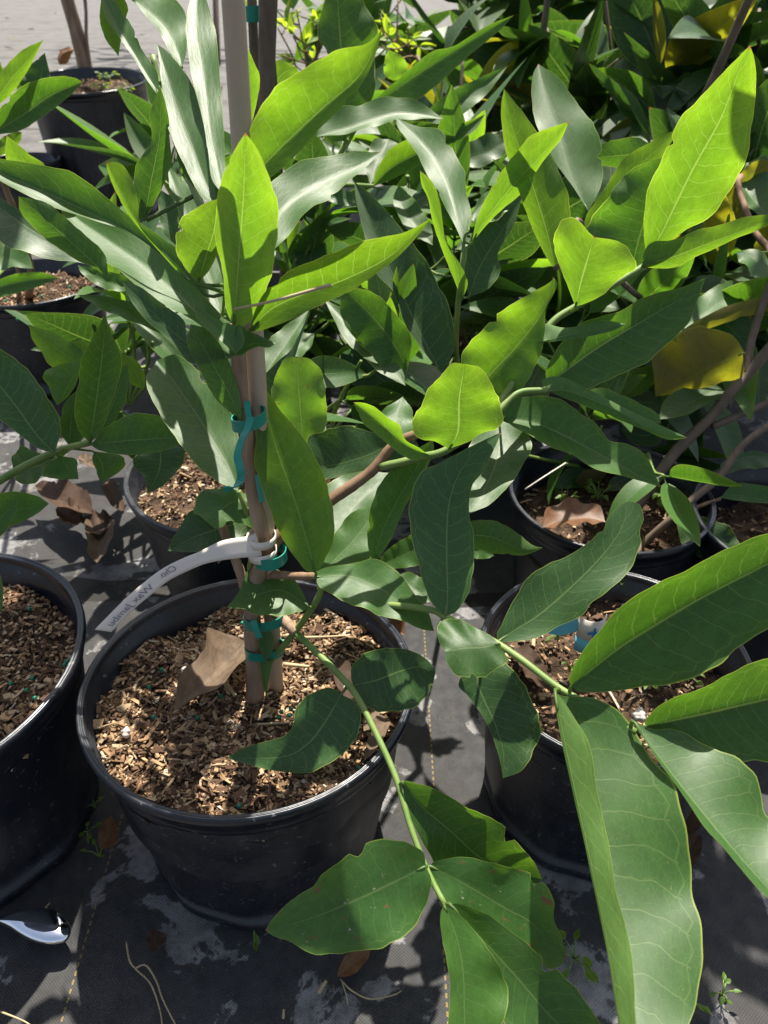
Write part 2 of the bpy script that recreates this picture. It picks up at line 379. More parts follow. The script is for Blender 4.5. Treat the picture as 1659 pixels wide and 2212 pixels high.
# ------------------------------------------------------------------ pots
def lathe(prof, cx=0, cy=0, seg=72, warp=0.0, ph=0.0, inner=False):
    v = []; f = []
    for r, z in prof:
        for k in range(seg):
            a = 2*pi*k/seg; rr = r*(1+warp*sin(2*a+ph)+warp*.4*sin(3*a+ph*2))
            v.append(Vector((cx+rr*cos(a), cy+rr*sin(a), z)))
    for i in range(len(prof)-1):
        for k in range(seg):
            k2 = (k+1) % seg; f.append((i*seg+k, i*seg+k2, (i+1)*seg+k2, (i+1)*seg+k))
    return v, f
def pot(loc, R, H, rb, label, chips=0, tilt=0.0, fill=.03, weeds=False, seedn=1, warp=.006, group='black nursery pots standing in rows', tiltx=None, folds=0.0):
    root = empty('nursery_pot', loc, label, 'plant pot', group)
    t = .0022; q = R
    prof = [(rb*.80, .012), (rb*.90, .0), (rb*.985, .0), (rb, .004), (rb*1.004, .018)]
    top = H-.024
    for k in range(9): prof.append((rb+(R*.945-rb)*(k/8)**.95, .018+(top-.018)*k/8))
    v, f = lathe(prof, warp=warp, ph=seedn)
    if folds:
        v = [Vector((p.x*(1+folds*sin(11*math.atan2(p.y, p.x))*(1-p.z/H)), p.y*(1+folds*sin(11*math.atan2(p.y, p.x))*(1-p.z/H)), p.z)) for p in v]
    b = link('pot_wall', v, f, M['pot'], root, origin=(0, 0, 0)); b.location = (0, 0, 0)
    rp = [(R*.945, top-.002), (R*.962, top), (R*.966, top+.004), (R*.968, H-.014), (R*.978, H-.013), (R*.980, H-.009), (R*.996, H-.008), (R, H-.005), (R*.998, H-.001), (R*.990, H+.0006),
          (R*.978, H+.0004), (R*.974, H-.0012), (R*.970, H-.0002), (R*.958, H-.0004), (R*.952, H-.003), (R*.950, H-.009), (R*.940, H-.010), (R*.938, H-.016), (R*.928, H-.017), (R*.925, H-.026), (R*.915, H-.028), (R*.91, H-.05), (R*.88, H-.10)]
    v, f = lathe(rp, warp=warp, ph=seedn)
    b = link('rim', v, f, M['rim'], root, origin=(0, 0, 0)); b.location = (0, 0, 0)
    # soil with uneven surface
    rs = random.Random(seedn); sz = H-fill; rr = R*.935; v = [Vector((0, 0, sz+.004))]; f = []; rings = 26; sg = 72
    def hz(x, y): return sz + .004*sin(x*60+seedn)+.004*sin(y*70+x*25)+.0025*sin(x*170+y*90) + .0015*sin(y*300) - .004
    for i in range(1, rings+1):
        r = rr*i/rings
        for k in range(sg):
            a = 2*pi*k/sg; x, y = r*cos(a), r*sin(a); v.append(Vector((x, y, hz(x, y)+rs.uniform(-.0012, .0012))))
    for k in range(sg): f.append((0, 1+k, 1+(k+1) % sg))
    for i in range(rings-1):
        for k in range(sg):
            a = 1+i*sg+k; c = 1+i*sg+(k+1) % sg; f.append((a, a+sg, c+sg, c))
    b = link('potting_soil', v, f, M['soil'], root, origin=(0, 0, 0)); b.location = (0, 0, 0)
    if chips:
        v = []; f = []
        for _ in range(chips):
            a = rs.uniform(0, 2*pi); r = rr*math.sqrt(rs.random())*.975; x, y = r*cos(a), r*sin(a)
            k = rs.random()
            L = rs.uniform(.0018, .0055) if k < .6 else rs.uniform(.005, .012) if k < .93 else rs.uniform(.011, .024)
            W = L*rs.uniform(.35, .8) if k < .68 else rs.uniform(.0011, .0034); T = min(W, rs.uniform(.0007, .002))
            mt = Matrix.Translation((x, y, hz(x, y)+rs.uniform(.0, .0045))) @ Matrix.Rotation(rs.uniform(0, pi), 4, 'Z') @ Matrix.Rotation(rs.uniform(-.55, .55), 4, 'Y') @ Matrix.Rotation(rs.uniform(-.8, .8), 4, 'X')
            b0 = len(v)
            cs = [(-1, -1, -1), (1, -1, -1), (1, 1, -1), (-1, 1, -1), (-1, -1, 1), (1, -1, 1), (1, 1, 1), (-1, 1, 1)]
            for c in cs: v.append(mt @ Vector((c[0]*L/2*rs.uniform(.7, 1.1), c[1]*W/2*rs.uniform(.5, 1.2), c[2]*T/2*rs.uniform(.5, 1.2))))
            for q4 in ((0, 3, 2, 1), (4, 5, 6, 7), (0, 1, 5, 4), (1, 2, 6, 5), (2, 3, 7, 6), (3, 0, 4, 7)): f.append(tuple(b0+i for i in q4))
        b = link('wood_chips', v, f, M['chip'], root, origin=(0, 0, 0), smooth=False); b.location = (0, 0, 0); b['kind'] = 'stuff'
    if tiltx: root.rotation_euler = tiltx
    return root, hz
def pot_at(x, y, z): # centre of the rim at height z
    p = G(x, y, z); return (p.x, p.y, 0)

PR, PH = .143, .200
mainc = (-.116, .446, 0)
main, main_h = pot(mainc, PR, PH, .110, 'black nursery pot in the foreground holding wood chips and the staked tree', 9000, seedn=3, folds=.012, tiltx=(-R_(3.2), 0, 0), fill=.028)
left, left_h = pot(pot_at(-212, 1428, .215), .150, .215, .118, 'black nursery pot cut off by the left edge, touching the foreground pot', 6000, seedn=5, folds=.015, fill=.03)
pot(pot_at(528, 1008, .2), PR, .2, .113, 'black nursery pot of wood chips directly behind the foreground pot', 1800, seedn=6)
pot(pot_at(62, 605, .2), PR, .2, .113, 'black nursery pot at the left with green pellets on dark soil', 1500, seedn=7)
pot(pot_at(575, 640, .2), PR, .2, .113, 'black nursery pot mostly hidden behind the central stake, second row', 0, seedn=8)
pot(pot_at(46, 345, .2), .118, .2, .095, 'small black pot with ridged rim at the left edge, beside the big grey pot', 0, seedn=9, fill=.06)
bigp, big_h = pot(pot_at(193, 168, .40), .195, .40, .165, 'large faded grey black pot with a tree trunk at the upper left', 900, seedn=10, folds=.02, tiltx=(R_(5), 0, 0), fill=.03, warp=.012)
p7, h7 = pot(pot_at(1318, 1060, .2), .118, .2, .094, 'weedy black pot behind the blue tag pot, an orange leaf across its rim', 500, seedn=11, fill=.05)
p8, h8 = pot(pot_at(1328, 1412, .2), .120, .2, .100, 'black pot with blue tag and green sprouts at the right', 1200, seedn=12, fill=.04, folds=.015)
pot(pot_at(1740, 1120, .2), .12, .2, .096, 'black pot cut off by the right edge behind the weedy pot', 300, seedn=13, fill=.05)
pot(pot_at(1030, 690, .2), PR, .2, .113, 'black pot in deep shade under the middle plant', 300, seedn=14)
pot(pot_at(1420, 640, .2), PR, .2, .113, 'black pot in deep shade under the right hand plant', 300, seedn=15)
pot(pot_at(655, 455, .2), .118, .2, .096, 'small black pot on bright cloth behind the central stake', 0, seedn=16, fill=.04)
pot(pot_at(960, 420, .2), PR, .2, .113, 'black pot far back between the middle plant and the rear bush', 0, seedn=17)
pot(pot_at(1330, 380, .25), .17, .25, .14, 'large black pot at the upper right under the dark bush', 0, seedn=18)
pot(pot_at(1060, 60, .30), .20, .30, .17, 'large black pot far back at the upper centre', 0, seedn=19)

# ------------------------------------------------------------------ the staked tree in the foreground
def lines3(lst): return [[P(*p) for p in l] for l in lst]
def make_leaves(root, data, lines):
    for r in data:
        face, mat, d, g, h, cup, mid, A, B = r[:9]; kw = dict(r[9]) if len(r) > 9 else {}
        leaf(root, face, M[mat], d, g, h, cup, mid, A, B, attach=nearest(P(mid[0][0], mid[0][1], d), lines), **kw)

def on_soil(pt, potloc, H, fill): pass
soilz = PH-.028
def GM(x, y, dz=0.0):     # point on the tilted soil of the foreground pot
    r = F + RT*((x-CX)/FPX) + U*((CY-y)/FPX); k = .056; z0 = soilz+dz+.457*k
    return CAM + r*((z0-CAM.z)/(r.z+k*r.y))
def S(x, y): return GM(x, y, -.004)
mroot = empty('potted_tree', S(550, 1508), 'young fruit tree with big glossy leaves, tied to the bamboo stake in the foreground pot', 'tree', 'young fruit trees in nursery pots')
trunks = [
 ([S(552, 1512)]+[P(548, 1400, .655), P(545, 1330, .632), P(555, 1250, .612), P(574, 1200, .600), P(562, 1130, .580), P(545, 1050, .560), P(535, 950, .536), P(522, 860, .512), P(515, 778, .492), P(510, 700, .480)], .0082, .0042, 'bark', 'trunk'),
 ([P(545, 1335, .634), P(522, 1245, .61), P(490, 1165, .60), P(478, 1130, .595)], .0045, .0035, 'bark', 'branch'),
 ([P(540, 1230, .612), P(545, 1180, .60), P(530, 1100, .585), P(515, 1060, .58)], .0025, .002, 'stem', 'branch'),
 ([P(574, 1200, .600), P(612, 1150, .597), P(700, 1090, .592), P(800, 1020, .588), P(850, 962, .583), P(905, 935, .578)], .0058, .0036, 'twig', 'branch'),
 ([P(822, 1008, .585), P(870, 998, .58), P(905, 988, .578), P(965, 972, .572), P(1060, 905, .575), P(1115, 851, .58), P(1182, 842, .585)], .0033, .0024, 'stem', 'branch'),
 ([P(1060, 905, .575), P(1130, 790, .60), P(1190, 700, .605), P(1245, 662, .605), P(1300, 630, .60), P(1392, 575, .60)], .0032, .0028, 'stem', 'branch'),
 ([P(590, 1320, .632), P(615, 1345, .630), P(690, 1415, .612), P(740, 1466, .60), P(770, 1503, .592), P(815, 1590, .575), P(855, 1680, .558), P(885, 1780, .542), P(917, 1866, .528), P(940, 1915, .52), P(962, 1955, .512)], .0030, .0019, 'stem', 'branch'),
 ([P(562, 1300, .628), P(600, 1328, .633), P(640, 1366, .624)], .0050, .0044, 'bark', 'branch'),
 ([P(575, 1240, .612), P(630, 1244, .60), P(682, 1245, .59)], .0036, .003, 'twig', 'branch'),
 ([P(585, 1425, .655), P(632, 1372, .63), P(690, 1285, .598), P(684, 1238, .59)], .0032, .0024, 'stem', 'branch'),
 ([P(690, 1262, .594), P(800, 1300, .585), P(925, 1316, .56), P(963, 1333, .552), P(1060, 1382, .535), P(1125, 1424, .522), P(1210, 1488, .508), P(1300, 1537, .494), P(1374, 1582, .482)], .0026, .0023, 'stem', 'branch'),
 ([P(512, 710, .482), P(480, 560, .50), P(400, 360, .54), P(350, 205, .56), P(330, 120, .56)], .0035, .0022, 'stem', 'branch'),
]
for pts, r0, r1, m_, nm in trunks:
    tube(nm, pts, r0, r1, M[m_], mroot, 12, knots=(m_ in ('bark', 'twig')), n=44)
tl = [t[0] for t in trunks]
LM = [
 # upper rosette
 ('u', 'young', .47, -.85, -.15, .10, [(505,706),(515,560),(526,420),(530,286)], [(486,663),(478,575),(461,508),(467,430),(492,352)], [(540,695),(582,606),(597,500),(590,415),(562,340)]),
 ('t', 'young', .44, -.36, -.1, .26, [(548,412),(571,356),(691,240),(779,160),(826,62)], [(541,340),(545,284),(583,216),(651,160),(723,116),(791,96)], [(583,388),(651,328),(703,268),(771,200),(811,120)]),
 ('t', 'leaf', .468, .62, .15, .16, [(548,575),(599,468),(671,400),(771,348),(827,308)], [(552,470),(587,400),(643,360),(711,332),(779,320)], [(595,544),(651,480),(711,432),(771,372)], {'droop':.05}),
 ('t', 'young', .470, -.75, .0, .30, [(538,717),(585,668),(660,634),(740,606),(830,562),(890,512),(931,472)], [(556,655),(583,612),(651,556),(731,522),(811,506),(871,498)], [(560,712),(611,690),(691,653),(755,625),(812,588),(860,552),(905,505)]),
 ('t', 'leaf', .475, .75, .12, .20, [(508,765),(440,692),(345,600),(235,520),(165,470),(118,416)], [(480,690),(400,606),(340,540),(248,496),(176,464),(136,446)], [(500,772),(440,716),(348,664),(260,604),(200,556),(145,486)]),
 ('t', 'leaf', .490, .15, .10, .42, [(448,640),(380,578),(290,508),(190,458),(90,412),(0,372),(-60,330)], [(420,570),(380,540),(280,472),(200,412),(120,376),(0,350)], [(440,640),(412,604),(296,508),(200,480),(120,456),(0,395)]),
 ('u', 'young', .53, -.7, 0, .15, [(175,452),(110,395),(50,345),(14,292)], [(120,440),(60,420),(12,345)], [(150,400),(120,376),(60,332)]),
 ('u', 'leaf', .50, -.4, .1, .20, [(235,600),(150,520),(90,468),(40,424)], [(200,578),(152,556),(80,504),(44,460)], [(220,545),(160,490),(100,440)]),
 ('t', 'dark', .56, .35, .1, .12, [(215,582),(120,528),(40,478),(-50,412)], [(168,568),(63,556),(0,520)], [(150,500),(40,455),(0,428)]),
 ('u', 'young', .47, -.5, .2, .35, [(405,606),(330,520),(290,470),(258,410),(230,350)], [(372,575),(297,490),(270,452),(248,412),(232,368)], [(390,580),(310,500),(296,430),(282,388),(258,354)]),
 ('u', 'young', .485, -.85, .1, .12, [(428,612),(445,555),(462,500),(470,430)], [(400,585),(380,545),(382,505),(396,475),(430,448)], [(455,580),(478,530),(488,490),(485,455)]),
 ('t', 'leaf', .455, .55, -.2, .15, [(510,766),(490,735),(460,700),(424,663)], [(478,738),(440,706),(425,688)], [(530,742),(520,712),(472,693),(440,672)]),
 ('t', 'leaf', .455, .55, .3, .10, [(510,766),(540,745),(570,742),(597,740)], [(505,720),(522,710),(560,728)], [(520,769),(552,751),(580,752)]),
 ('t', 'leaf', .46, .60, .1, .10, [(480,418),(475,385),(455,280),(440,160),(425,60),(428,-60)], [(458,390),(450,330),(438,260),(415,170),(404,90),(405,30)], [(487,390),(486,340),(482,250),(474,150),(466,70),(445,0)]),
 ('t', 'leaf', .465, .62, -.1, .15, [(470,436),(445,395),(418,320),(390,250),(362,165),(340,96)], [(440,436),(400,362),(368,290),(356,232),(346,150)], [(462,400),(450,325),(442,260),(420,196),(366,118)]),
 ('t', 'leaf', .55, .4, .1, .20, [(345,205),(320,165),(290,115),(250,50),(210,-30)], [(335,200),(312,165),(285,122),(262,88),(230,42)], [(344,195),(340,160),(306,108),(288,65),(250,10)]),
 ('t', 'leaf', .55, .7, .1, .12, [(392,150),(385,115),(350,50),(265,-20)], [(375,128),(345,75),(310,30)], [(404,110),(402,40),(350,0)]),
 ('u', 'young', .60, -.6, 0, .1, [(238,-30),(240,40),(256,122)], [(215,15),(222,75)], [(274,10),(264,65)]),
 ('u', 'leaf', .53, -.5, -.3, .15, [(312,480),(325,400),(345,290),(346,185)], [(286,430),(284,372),(322,300),(322,240)], [(335,430),(362,370),(364,285),(358,230)]),
 ('u', 'leaf', .53, -.4, .2, .1, [(305,480),(315,430),(330,400)], [(300,450),(310,415)], [(325,455),(336,420)]),
 ('u', 'young', .47, -.7, 0, .1, [(532,290),(540,200),(529,90)], [(522,240),(515,150)], [(548,250),(561,172),(546,130)]),
 ('t', 'leaf', .535, .75, 0, .06, [(480,682),(455,600),(410,480),(362,358)], [(430,630),(400,525),(372,440)], [(492,640),(480,560),(445,455),(405,400)]),
 ('t', 'dark', .56, .1, 0, .1, [(380,530),(362,470),(340,405)], [(352,500),(342,440)], [(386,490),(382,440)]),
 ('t', 'dark', .50, .05, .1, .1, [(470,440),(425,350),(385,290)], [(430,420),(385,350)], [(470,380),(430,290)]),
 ('t', 'leaf', .52, .45, .2, .22, [(352,722),(290,672),(230,648),(168,637)], [(340,718),(305,706),(255,690),(200,660)], [(345,695),(320,672),(280,654),(220,640)]),
 ('t', 'dark', .49, -.05, 0, .12, [(505,770),(450,770),(380,722),(320,665),(262,605)], [(418,786),(388,758),(352,722),(318,694),(283,648)], [(440,735),(404,740),(400,695),(350,655),(300,618)]),
 ('t', 'leaf', .54, .1, 0, .2, [(285,618),(230,606),(168,572)], [(262,632),(215,620),(178,592)], [(270,598),(220,585)]),
 ('u', 'leaf', .505, -.35, .2, .12, [(522,908),(495,850),(450,770),(412,700)], [(470,868),(432,802),(405,745)], [(517,850),(500,795),(470,735),(445,710)]),
 ('t', 'leaf', .58, .55, .1, .12, [(516,1062),(490,1000),(440,917),(376,821),(336,769)], [(470,1043),(420,1003),(380,950),(340,886),(316,825)], [(518,978),(508,917),(472,857),(420,793),(378,765)], {'droop':.04}),
 ('t', 'leaf', .585, .55, 0, -.25, [(562,1092),(520,1080),(480,1100),(465,1142)], [(545,1070),(500,1050),(440,1045),(410,1087),(430,1110)], [(560,1110),(545,1130),(500,1120),(480,1135)]),
 ('t', 'dark', .62, .3, 0, .12, [(548,1118),(480,1140),(420,1160),(362,1190)], [(500,1105),(450,1098),(410,1112),(380,1155)], [(530,1155),(480,1182),(420,1193)]),
 ('t', 'young', .575, -.30, .25, .12, [(681,1236),(663,1169),(635,1077),(597,969),(571,877),(561,825)], [(660,1230),(639,1205),(603,1149),(567,1057),(549,997),(553,937),(551,857)], [(699,1213),(718,1157),(717,1097),(695,1017),(655,945),(611,893),(583,853)]),
 ('u', 'eaten', .62, -.35, 0, .08, [(655,962),(650,900),(646,850),(640,770)], [(610,930),(588,880),(586,840),(600,800),(615,775)], [(700,930),(704,865),(694,805),(668,776)]),
 ('t', 'leaf', .65, .6, 0, .15, [(575,805),(620,740),(668,668)], [(568,770),(592,728),(640,690)], [(592,790),(630,755),(655,705)]),
 ('t', 'dark', .60, .02, 0, .10, [(847,958),(790,985),(720,1005),(662,1010)], [(826,990),(800,1012),(755,1024),(703,1034)], [(830,941),(795,932),(751,921),(699,933),(665,948)]),
 ('t', 'leaf', .60, -.22, .1, .12, [(808,1218),(825,1150),(860,1080),(900,1010),(935,950)], [(794,1175),(798,1100),(830,1030),(880,982)], [(838,1175),(872,1100),(905,1040),(935,980)]),
 ('u', 'young', .565, -.95, .1, .08, [(970,970),(990,930),(992,860),(1004,786)], [(935,957),(893,938),(908,885),(936,835),(972,793)], [(1040,945),(1087,920),(1080,870),(1062,832),(1035,797)]),
 ('t', 'dark', .55, .12, -.1, .10, [(963,1328),(967,1280),(965,1197),(969,1097),(991,1025),(1030,975),(1084,933)], [(940,1312),(922,1280),(903,1213),(887,1149),(887,1080),(911,1025),(951,1001),(1010,968)], [(985,1322),(1012,1280),(1023,1220),(1023,1157),(1013,1105),(1020,1052),(1048,1012),(1068,968)]),
 ('t', 'leaf', .63, .75, 0, .08, [(1078,905),(1075,985),(1050,1050),(1015,1110)], [(1035,920),(1005,1000),(1005,1080)], [(1148,955),(1122,1020),(1070,1082)]),
 ('t', 'young', .57, -.6, .0, .42, [(928,984),(880,962),(835,925),(800,895),(763,869)], [(899,989),(860,972),(826,942),(787,910)], [(905,965),(875,945),(862,910),(831,889),(795,866)]),
 ('t', 'leaf', .64, .7, 0, .1, [(875,955),(855,910),(870,857)], [(830,950),(804,925),(830,888)], [(890,935),(890,890)]),
 ('t', 'leaf', .66, .8, 0, .08, [(722,1162),(770,1090),(845,1022)], [(700,1110),(706,1055),(770,1020)], [(745,1140),(800,1100),(838,1065)]),
 ('t', 'leaf', .61, .45, 0, .12, [(688,1252),(720,1212),(770,1160),(815,1095)], [(690,1215),(715,1170),(745,1125),(780,1100)], [(725,1250),(790,1222),(830,1165),(845,1120)]),
 ('t', 'leaf', .62, .05, 0, .12, [(815,1222),(870,1200),(935,1160)], [(835,1190),(890,1155)], [(860,1228),(922,1212)]),
 ('u', 'leaf', .62, -.30, .1, .25, [(990,1155),(1060,1160),(1130,1188),(1173,1183)], [(1015,1183),(1071,1199),(1131,1201)], [(1015,1130),(1063,1128),(1111,1148),(1150,1178)]),
 ('t', 'leaf', .66, .1, 0, .12, [(1000,1190),(1035,1190),(1068,1200)], [(1020,1205),(1050,1207)], [(1020,1178),(1052,1185)]),
 ('t', 'leaf', .585, .55, 0, .10, [(679,1247),(751,1242),(819,1268),(875,1308),(939,1357)], [(691,1232),(751,1219),(819,1213),(859,1236),(891,1276),(923,1314)], [(694,1272),(739,1300),(803,1324),(871,1341),(915,1356)], {'droop':.06}),
 ('t', 'leaf', .64, .6, 0, .1, [(855,1245),(890,1268),(930,1300)], [(885,1238),(925,1262)], [(875,1285),(905,1305)]),
 ('t', 'leaf', .60, .6, .1, .10, [(668,1312),(612,1276),(568,1280),(520,1298),(488,1310)], [(660,1294),(640,1260),(600,1232),(568,1221),(536,1236),(514,1280)], [(645,1326),(592,1334),(552,1328),(520,1314)], {'droop':.05}),
 ('t', 'dark', .60, .15, .1, .06, [(763,1480),(811,1470),(863,1450),(905,1440),(941,1452)], [(758,1462),(761,1438),(787,1412),(831,1400),(883,1404),(924,1426)], [(766,1498),(779,1510),(803,1532),(843,1537),(903,1522),(932,1482)]),
 ('t', 'dark', .60, .12, 0, .06, [(737,1500),(719,1532),(691,1576),(663,1608),(610,1635),(488,1638)], [(767,1516),(781,1552),(762,1605),(723,1640),(663,1668),(591,1664),(535,1650)], [(727,1490),(703,1485),(668,1500),(640,1528),(636,1558),(619,1586),(580,1600),(530,1614)]),
 ('t', 'leaf', .548, -.15, -.1, .22, [(871,1690),(905,1737),(973,1795),(1034,1850),(1100,1885),(1172,1900)], [(881,1683),(929,1693),(990,1717),(1041,1744),(1095,1778),(1140,1832)], [(876,1735),(908,1800),(942,1857),(985,1880),(1060,1905),(1130,1912)]),
 ('t', 'eaten', .52, .10, .1, .06, [(920,1871),(837,1912),(752,1951),(667,1985),(573,2009)], [(915,1842),(898,1826),(854,1810),(803,1816),(742,1849),(698,1880),(677,1911),(616,1955),(585,1989)], [(932,1904),(919,1958),(895,1996),(837,2030),(786,2050),(728,2060),(677,2056),(626,2031),(590,2021)]),
 ('t', 'eaten', .528, .12, -.05, .08, [(929,1871),(1007,1911),(1092,1962),(1143,1989),(1190,2035),(1222,2067)], [(939,1860),(983,1851),(1034,1853),(1095,1866),(1136,1883),(1173,1904),(1194,1941),(1195,1985),(1212,2020)], [(932,1890),(973,1955),(1035,2010),(1100,2060),(1163,2085),(1207,2086)]),
 ('t', 'leaf', .505, .10, -.05, .12, [(974,1955),(1024,2013),(1055,2043),(1129,2125),(1197,2203),(1310,2300)], [(990,1951),(1041,1965),(1095,2002),(1163,2053),(1214,2101),(1258,2149),(1298,2215)], [(1000,2050),(1060,2150),(1110,2230),(1200,2300)]),
 ('t', 'young', .495, .25, .1, .12, [(958,1952),(985,2020),(1000,2100),(1003,2200),(1010,2300)], [(950,1990),(962,2067),(972,2135),(968,2230)], [(1003,1985),(1058,2055),(1094,2130),(1088,2180),(1055,2240)]),
 # right hand spray
 ('t', 'leaf', .50, -.30, .08, .26, [(1235,1482),(1335,1402),(1415,1351),(1515,1292),(1659,1218),(1810,1140)], [(1226,1456),(1250,1392),(1299,1328),(1355,1276),(1435,1228),(1515,1188),(1595,1160),(1680,1138)], [(1243,1489),(1299,1487),(1375,1472),(1455,1444),(1535,1404),(1595,1372),(1659,1332),(1750,1250)], {'nu':56}),
 ('t', 'leaf', .478, -.34, .05, .26, [(1397,1569),(1495,1548),(1575,1530),(1659,1510),(1830,1468)], [(1390,1550),(1427,1504),(1475,1476),(1535,1440),(1595,1416),(1680,1392),(1760,1400)], [(1435,1588),(1515,1616),(1595,1622),(1680,1615),(1770,1560)]),
 ('t', 'leaf', .478, .75, .15, .22, [(1368,1556),(1412,1620),(1490,1722),(1590,1842),(1700,1965)], [(1367,1560),(1395,1604),(1427,1655),(1475,1722),(1519,1790),(1555,1830),(1606,1892),(1665,1950)], [(1407,1580),(1455,1584),(1511,1616),(1555,1648),(1603,1696),(1635,1755),(1680,1830)]),
 ('t', 'leaf', .505, .55, .1, .30, [(1199,1494),(1215,1552),(1240,1650),(1268,1760),(1300,1880),(1330,2000),(1350,2130),(1372,2240),(1420,2400)], [(1197,1500),(1205,1552),(1220,1632),(1236,1708),(1255,1792),(1277,1865),(1300,1965),(1322,2080),(1340,2203),(1372,2330)], [(1219,1508),(1275,1520),(1335,1568),(1375,1628),(1415,1708),(1439,1792),(1463,1880),(1478,1960),(1484,2050),(1479,2152),(1467,2230),(1450,2330)], {'nu':64}),
 ('u', 'young', .498, .50, -1.0, .10, [(1199,1494),(1215,1580),(1240,1700),(1262,1800),(1290,1930),(1315,2050),(1338,2200),(1365,2330)], [(1200,1530),(1219,1632),(1240,1730),(1262,1820),(1290,1960),(1316,2080),(1336,2220)], [(1212,1510),(1238,1552),(1276,1628),(1290,1745),(1319,1880),(1342,1985),(1361,2101),(1370,2220)], {'nu':64}),
 ('t', 'dark', .537, .18, 0, .07, [(1076,1386),(1110,1362),(1175,1320),(1275,1228),(1339,1148),(1357,1083)], [(1073,1368),(1083,1350),(1103,1308),(1147,1240),(1235,1196),(1283,1160),(1327,1101)], [(1105,1386),(1155,1379),(1215,1349),(1259,1328),(1277,1302),(1335,1256),(1372,1208),(1389,1140),(1381,1094)], {'minz':.0}),
 ('t', 'leaf', .525, .5, 0, -.12, [(1077,1390),(1040,1398),(1000,1400),(962,1408)], [(1060,1372),(1011,1344),(971,1330),(950,1338),(946,1375)], [(1099,1424),(1068,1446),(1039,1460),(991,1457),(965,1430)]),
 ('t', 'dark', .560, .15, 0, .08, [(1050,1405),(1031,1472),(1067,1560),(1087,1625),(1087,1681)], [(990,1470),(1011,1504),(1043,1548),(1067,1600),(1081,1650)], [(1083,1424),(1123,1468),(1147,1512),(1167,1580),(1149,1624),(1124,1664)]),
 ('t', 'leaf', .64, -.1, 0, .2, [(575,1430),(578,1380),(572,1350)], [(562,1400),(560,1370)], [(590,1400),(590,1370)]),
 ('t', 'leaf', .645, -.1, 0, .2, [(578,1400),(572,1450),(576,1508)], [(563,1420),(565,1465)], [(592,1415),(582,1465)]),
 # leaves on the right hand branch
 ('t', 'young', .60, -.36, 0, .24, [(1030,852),(1055,813),(1115,750),(1175,669),(1195,597)], [(995,790),(1000,750),(1035,709),(1095,657),(1155,627),(1190,608)], [(1083,873),(1127,829),(1159,777),(1175,717),(1179,669),(1203,617)]),
 ('t', 'leaf', .60, .45, .1, .32, [(1087,903),(1160,915),(1260,962),(1350,1012),(1428,1053)], [(1099,869),(1155,869),(1215,885),(1275,925),(1311,958),(1355,969),(1395,1005)], [(1115,937),(1155,961),(1235,1001),(1307,1029),(1375,1040)]),
 ('u', 'leaf', .585, -.25, .1, .25, [(1184,846),(1230,845),(1330,885),(1400,925),(1486,946)], [(1175,822),(1215,815),(1275,841),(1335,873),(1400,905)], [(1195,850),(1255,874),(1335,906),(1395,930),(1443,950)]),
 ('t', 'leaf', .61, .2, 0, .1, [(1250,850),(1330,880),(1428,915)], [(1300,840),(1370,868),(1420,895)], [(1290,870),(1370,905)]),
 ('t', 'leaf', .60, -.28, .2, .24, [(1185,826),(1207,812),(1295,749),(1395,689),(1475,641),(1524,600)], [(1175,809),(1179,777),(1203,737),(1243,701),(1275,685),(1335,669),(1395,637),(1467,621)], [(1210,840),(1267,834),(1335,805),(1395,769),(1455,721),(1493,668)]),
 ('u', 'leaf', .58, .1, 0, .2, [(1172,738),(1235,722),(1300,710),(1353,700)], [(1175,697),(1235,705),(1299,690)], [(1195,738),(1275,725),(1320,715)]),
 ('u', 'young', .59, -.90, 0, .12, [(1243,662),(1255,608),(1275,540),(1284,512)], [(1225,616),(1203,560),(1199,512),(1219,488),(1250,486)], [(1267,657),(1330,628),(1369,592),(1376,572),(1355,544),(1315,520)]),
 ('u', 'young', .60, -.75, -.15, .07, [(1395,548),(1423,516),(1495,368),(1555,260),(1590,170),(1620,98)], [(1391,500),(1396,432),(1423,360),(1455,292),(1491,236),(1547,176),(1595,124)], [(1420,540),(1455,520),(1535,468),(1587,408),(1615,340),(1631,240),(1632,140)]),
 ('u', 'leaf', .625, -.4, 0, .10, [(1365,582),(1380,520),(1410,430),(1445,335)], [(1300,560),(1275,500),(1315,425),(1375,362)], [(1395,560),(1410,500),(1430,420)]),
 ('u', 'young', .64, -.5, .2, .10, [(1262,495),(1330,410),(1400,340),(1468,275)], [(1270,460),(1307,410),(1345,350),(1397,312)], [(1330,450),(1400,380),(1440,330)]),
 ('u', 'young', .595, -.8, .1, .22, [(1392,568),(1440,560),(1520,530),(1600,500),(1700,462)], [(1391,553),(1415,532),(1467,520),(1555,490),(1640,468)], [(1400,582),(1475,578),(1555,535),(1659,490)]),
]
make_leaves(mroot, LM, tl)

# bamboo stake, ties, label of the foreground tree
st_b, st_t = GM(597, 1494, -.008), P(500, -60, .385)
sroot = empty('bamboo_stake', st_b, 'thick bamboo stake rising from the foreground pot beside the tree trunk', 'stake')
tube('cane', [st_b, st_b.lerp(st_t, .25), st_b.lerp(st_t, .55), st_b.lerp(st_t, 1.0)], .0066, .0060, M['bamboo'], sroot, 18, n=40)
for q in (.28, .63): tube('cane_joint', [st_b.lerp(st_t, q-.002), st_b.lerp(st_t, q+.002)], .0069, .0069, M['bamboo'], sroot, 18, n=3)

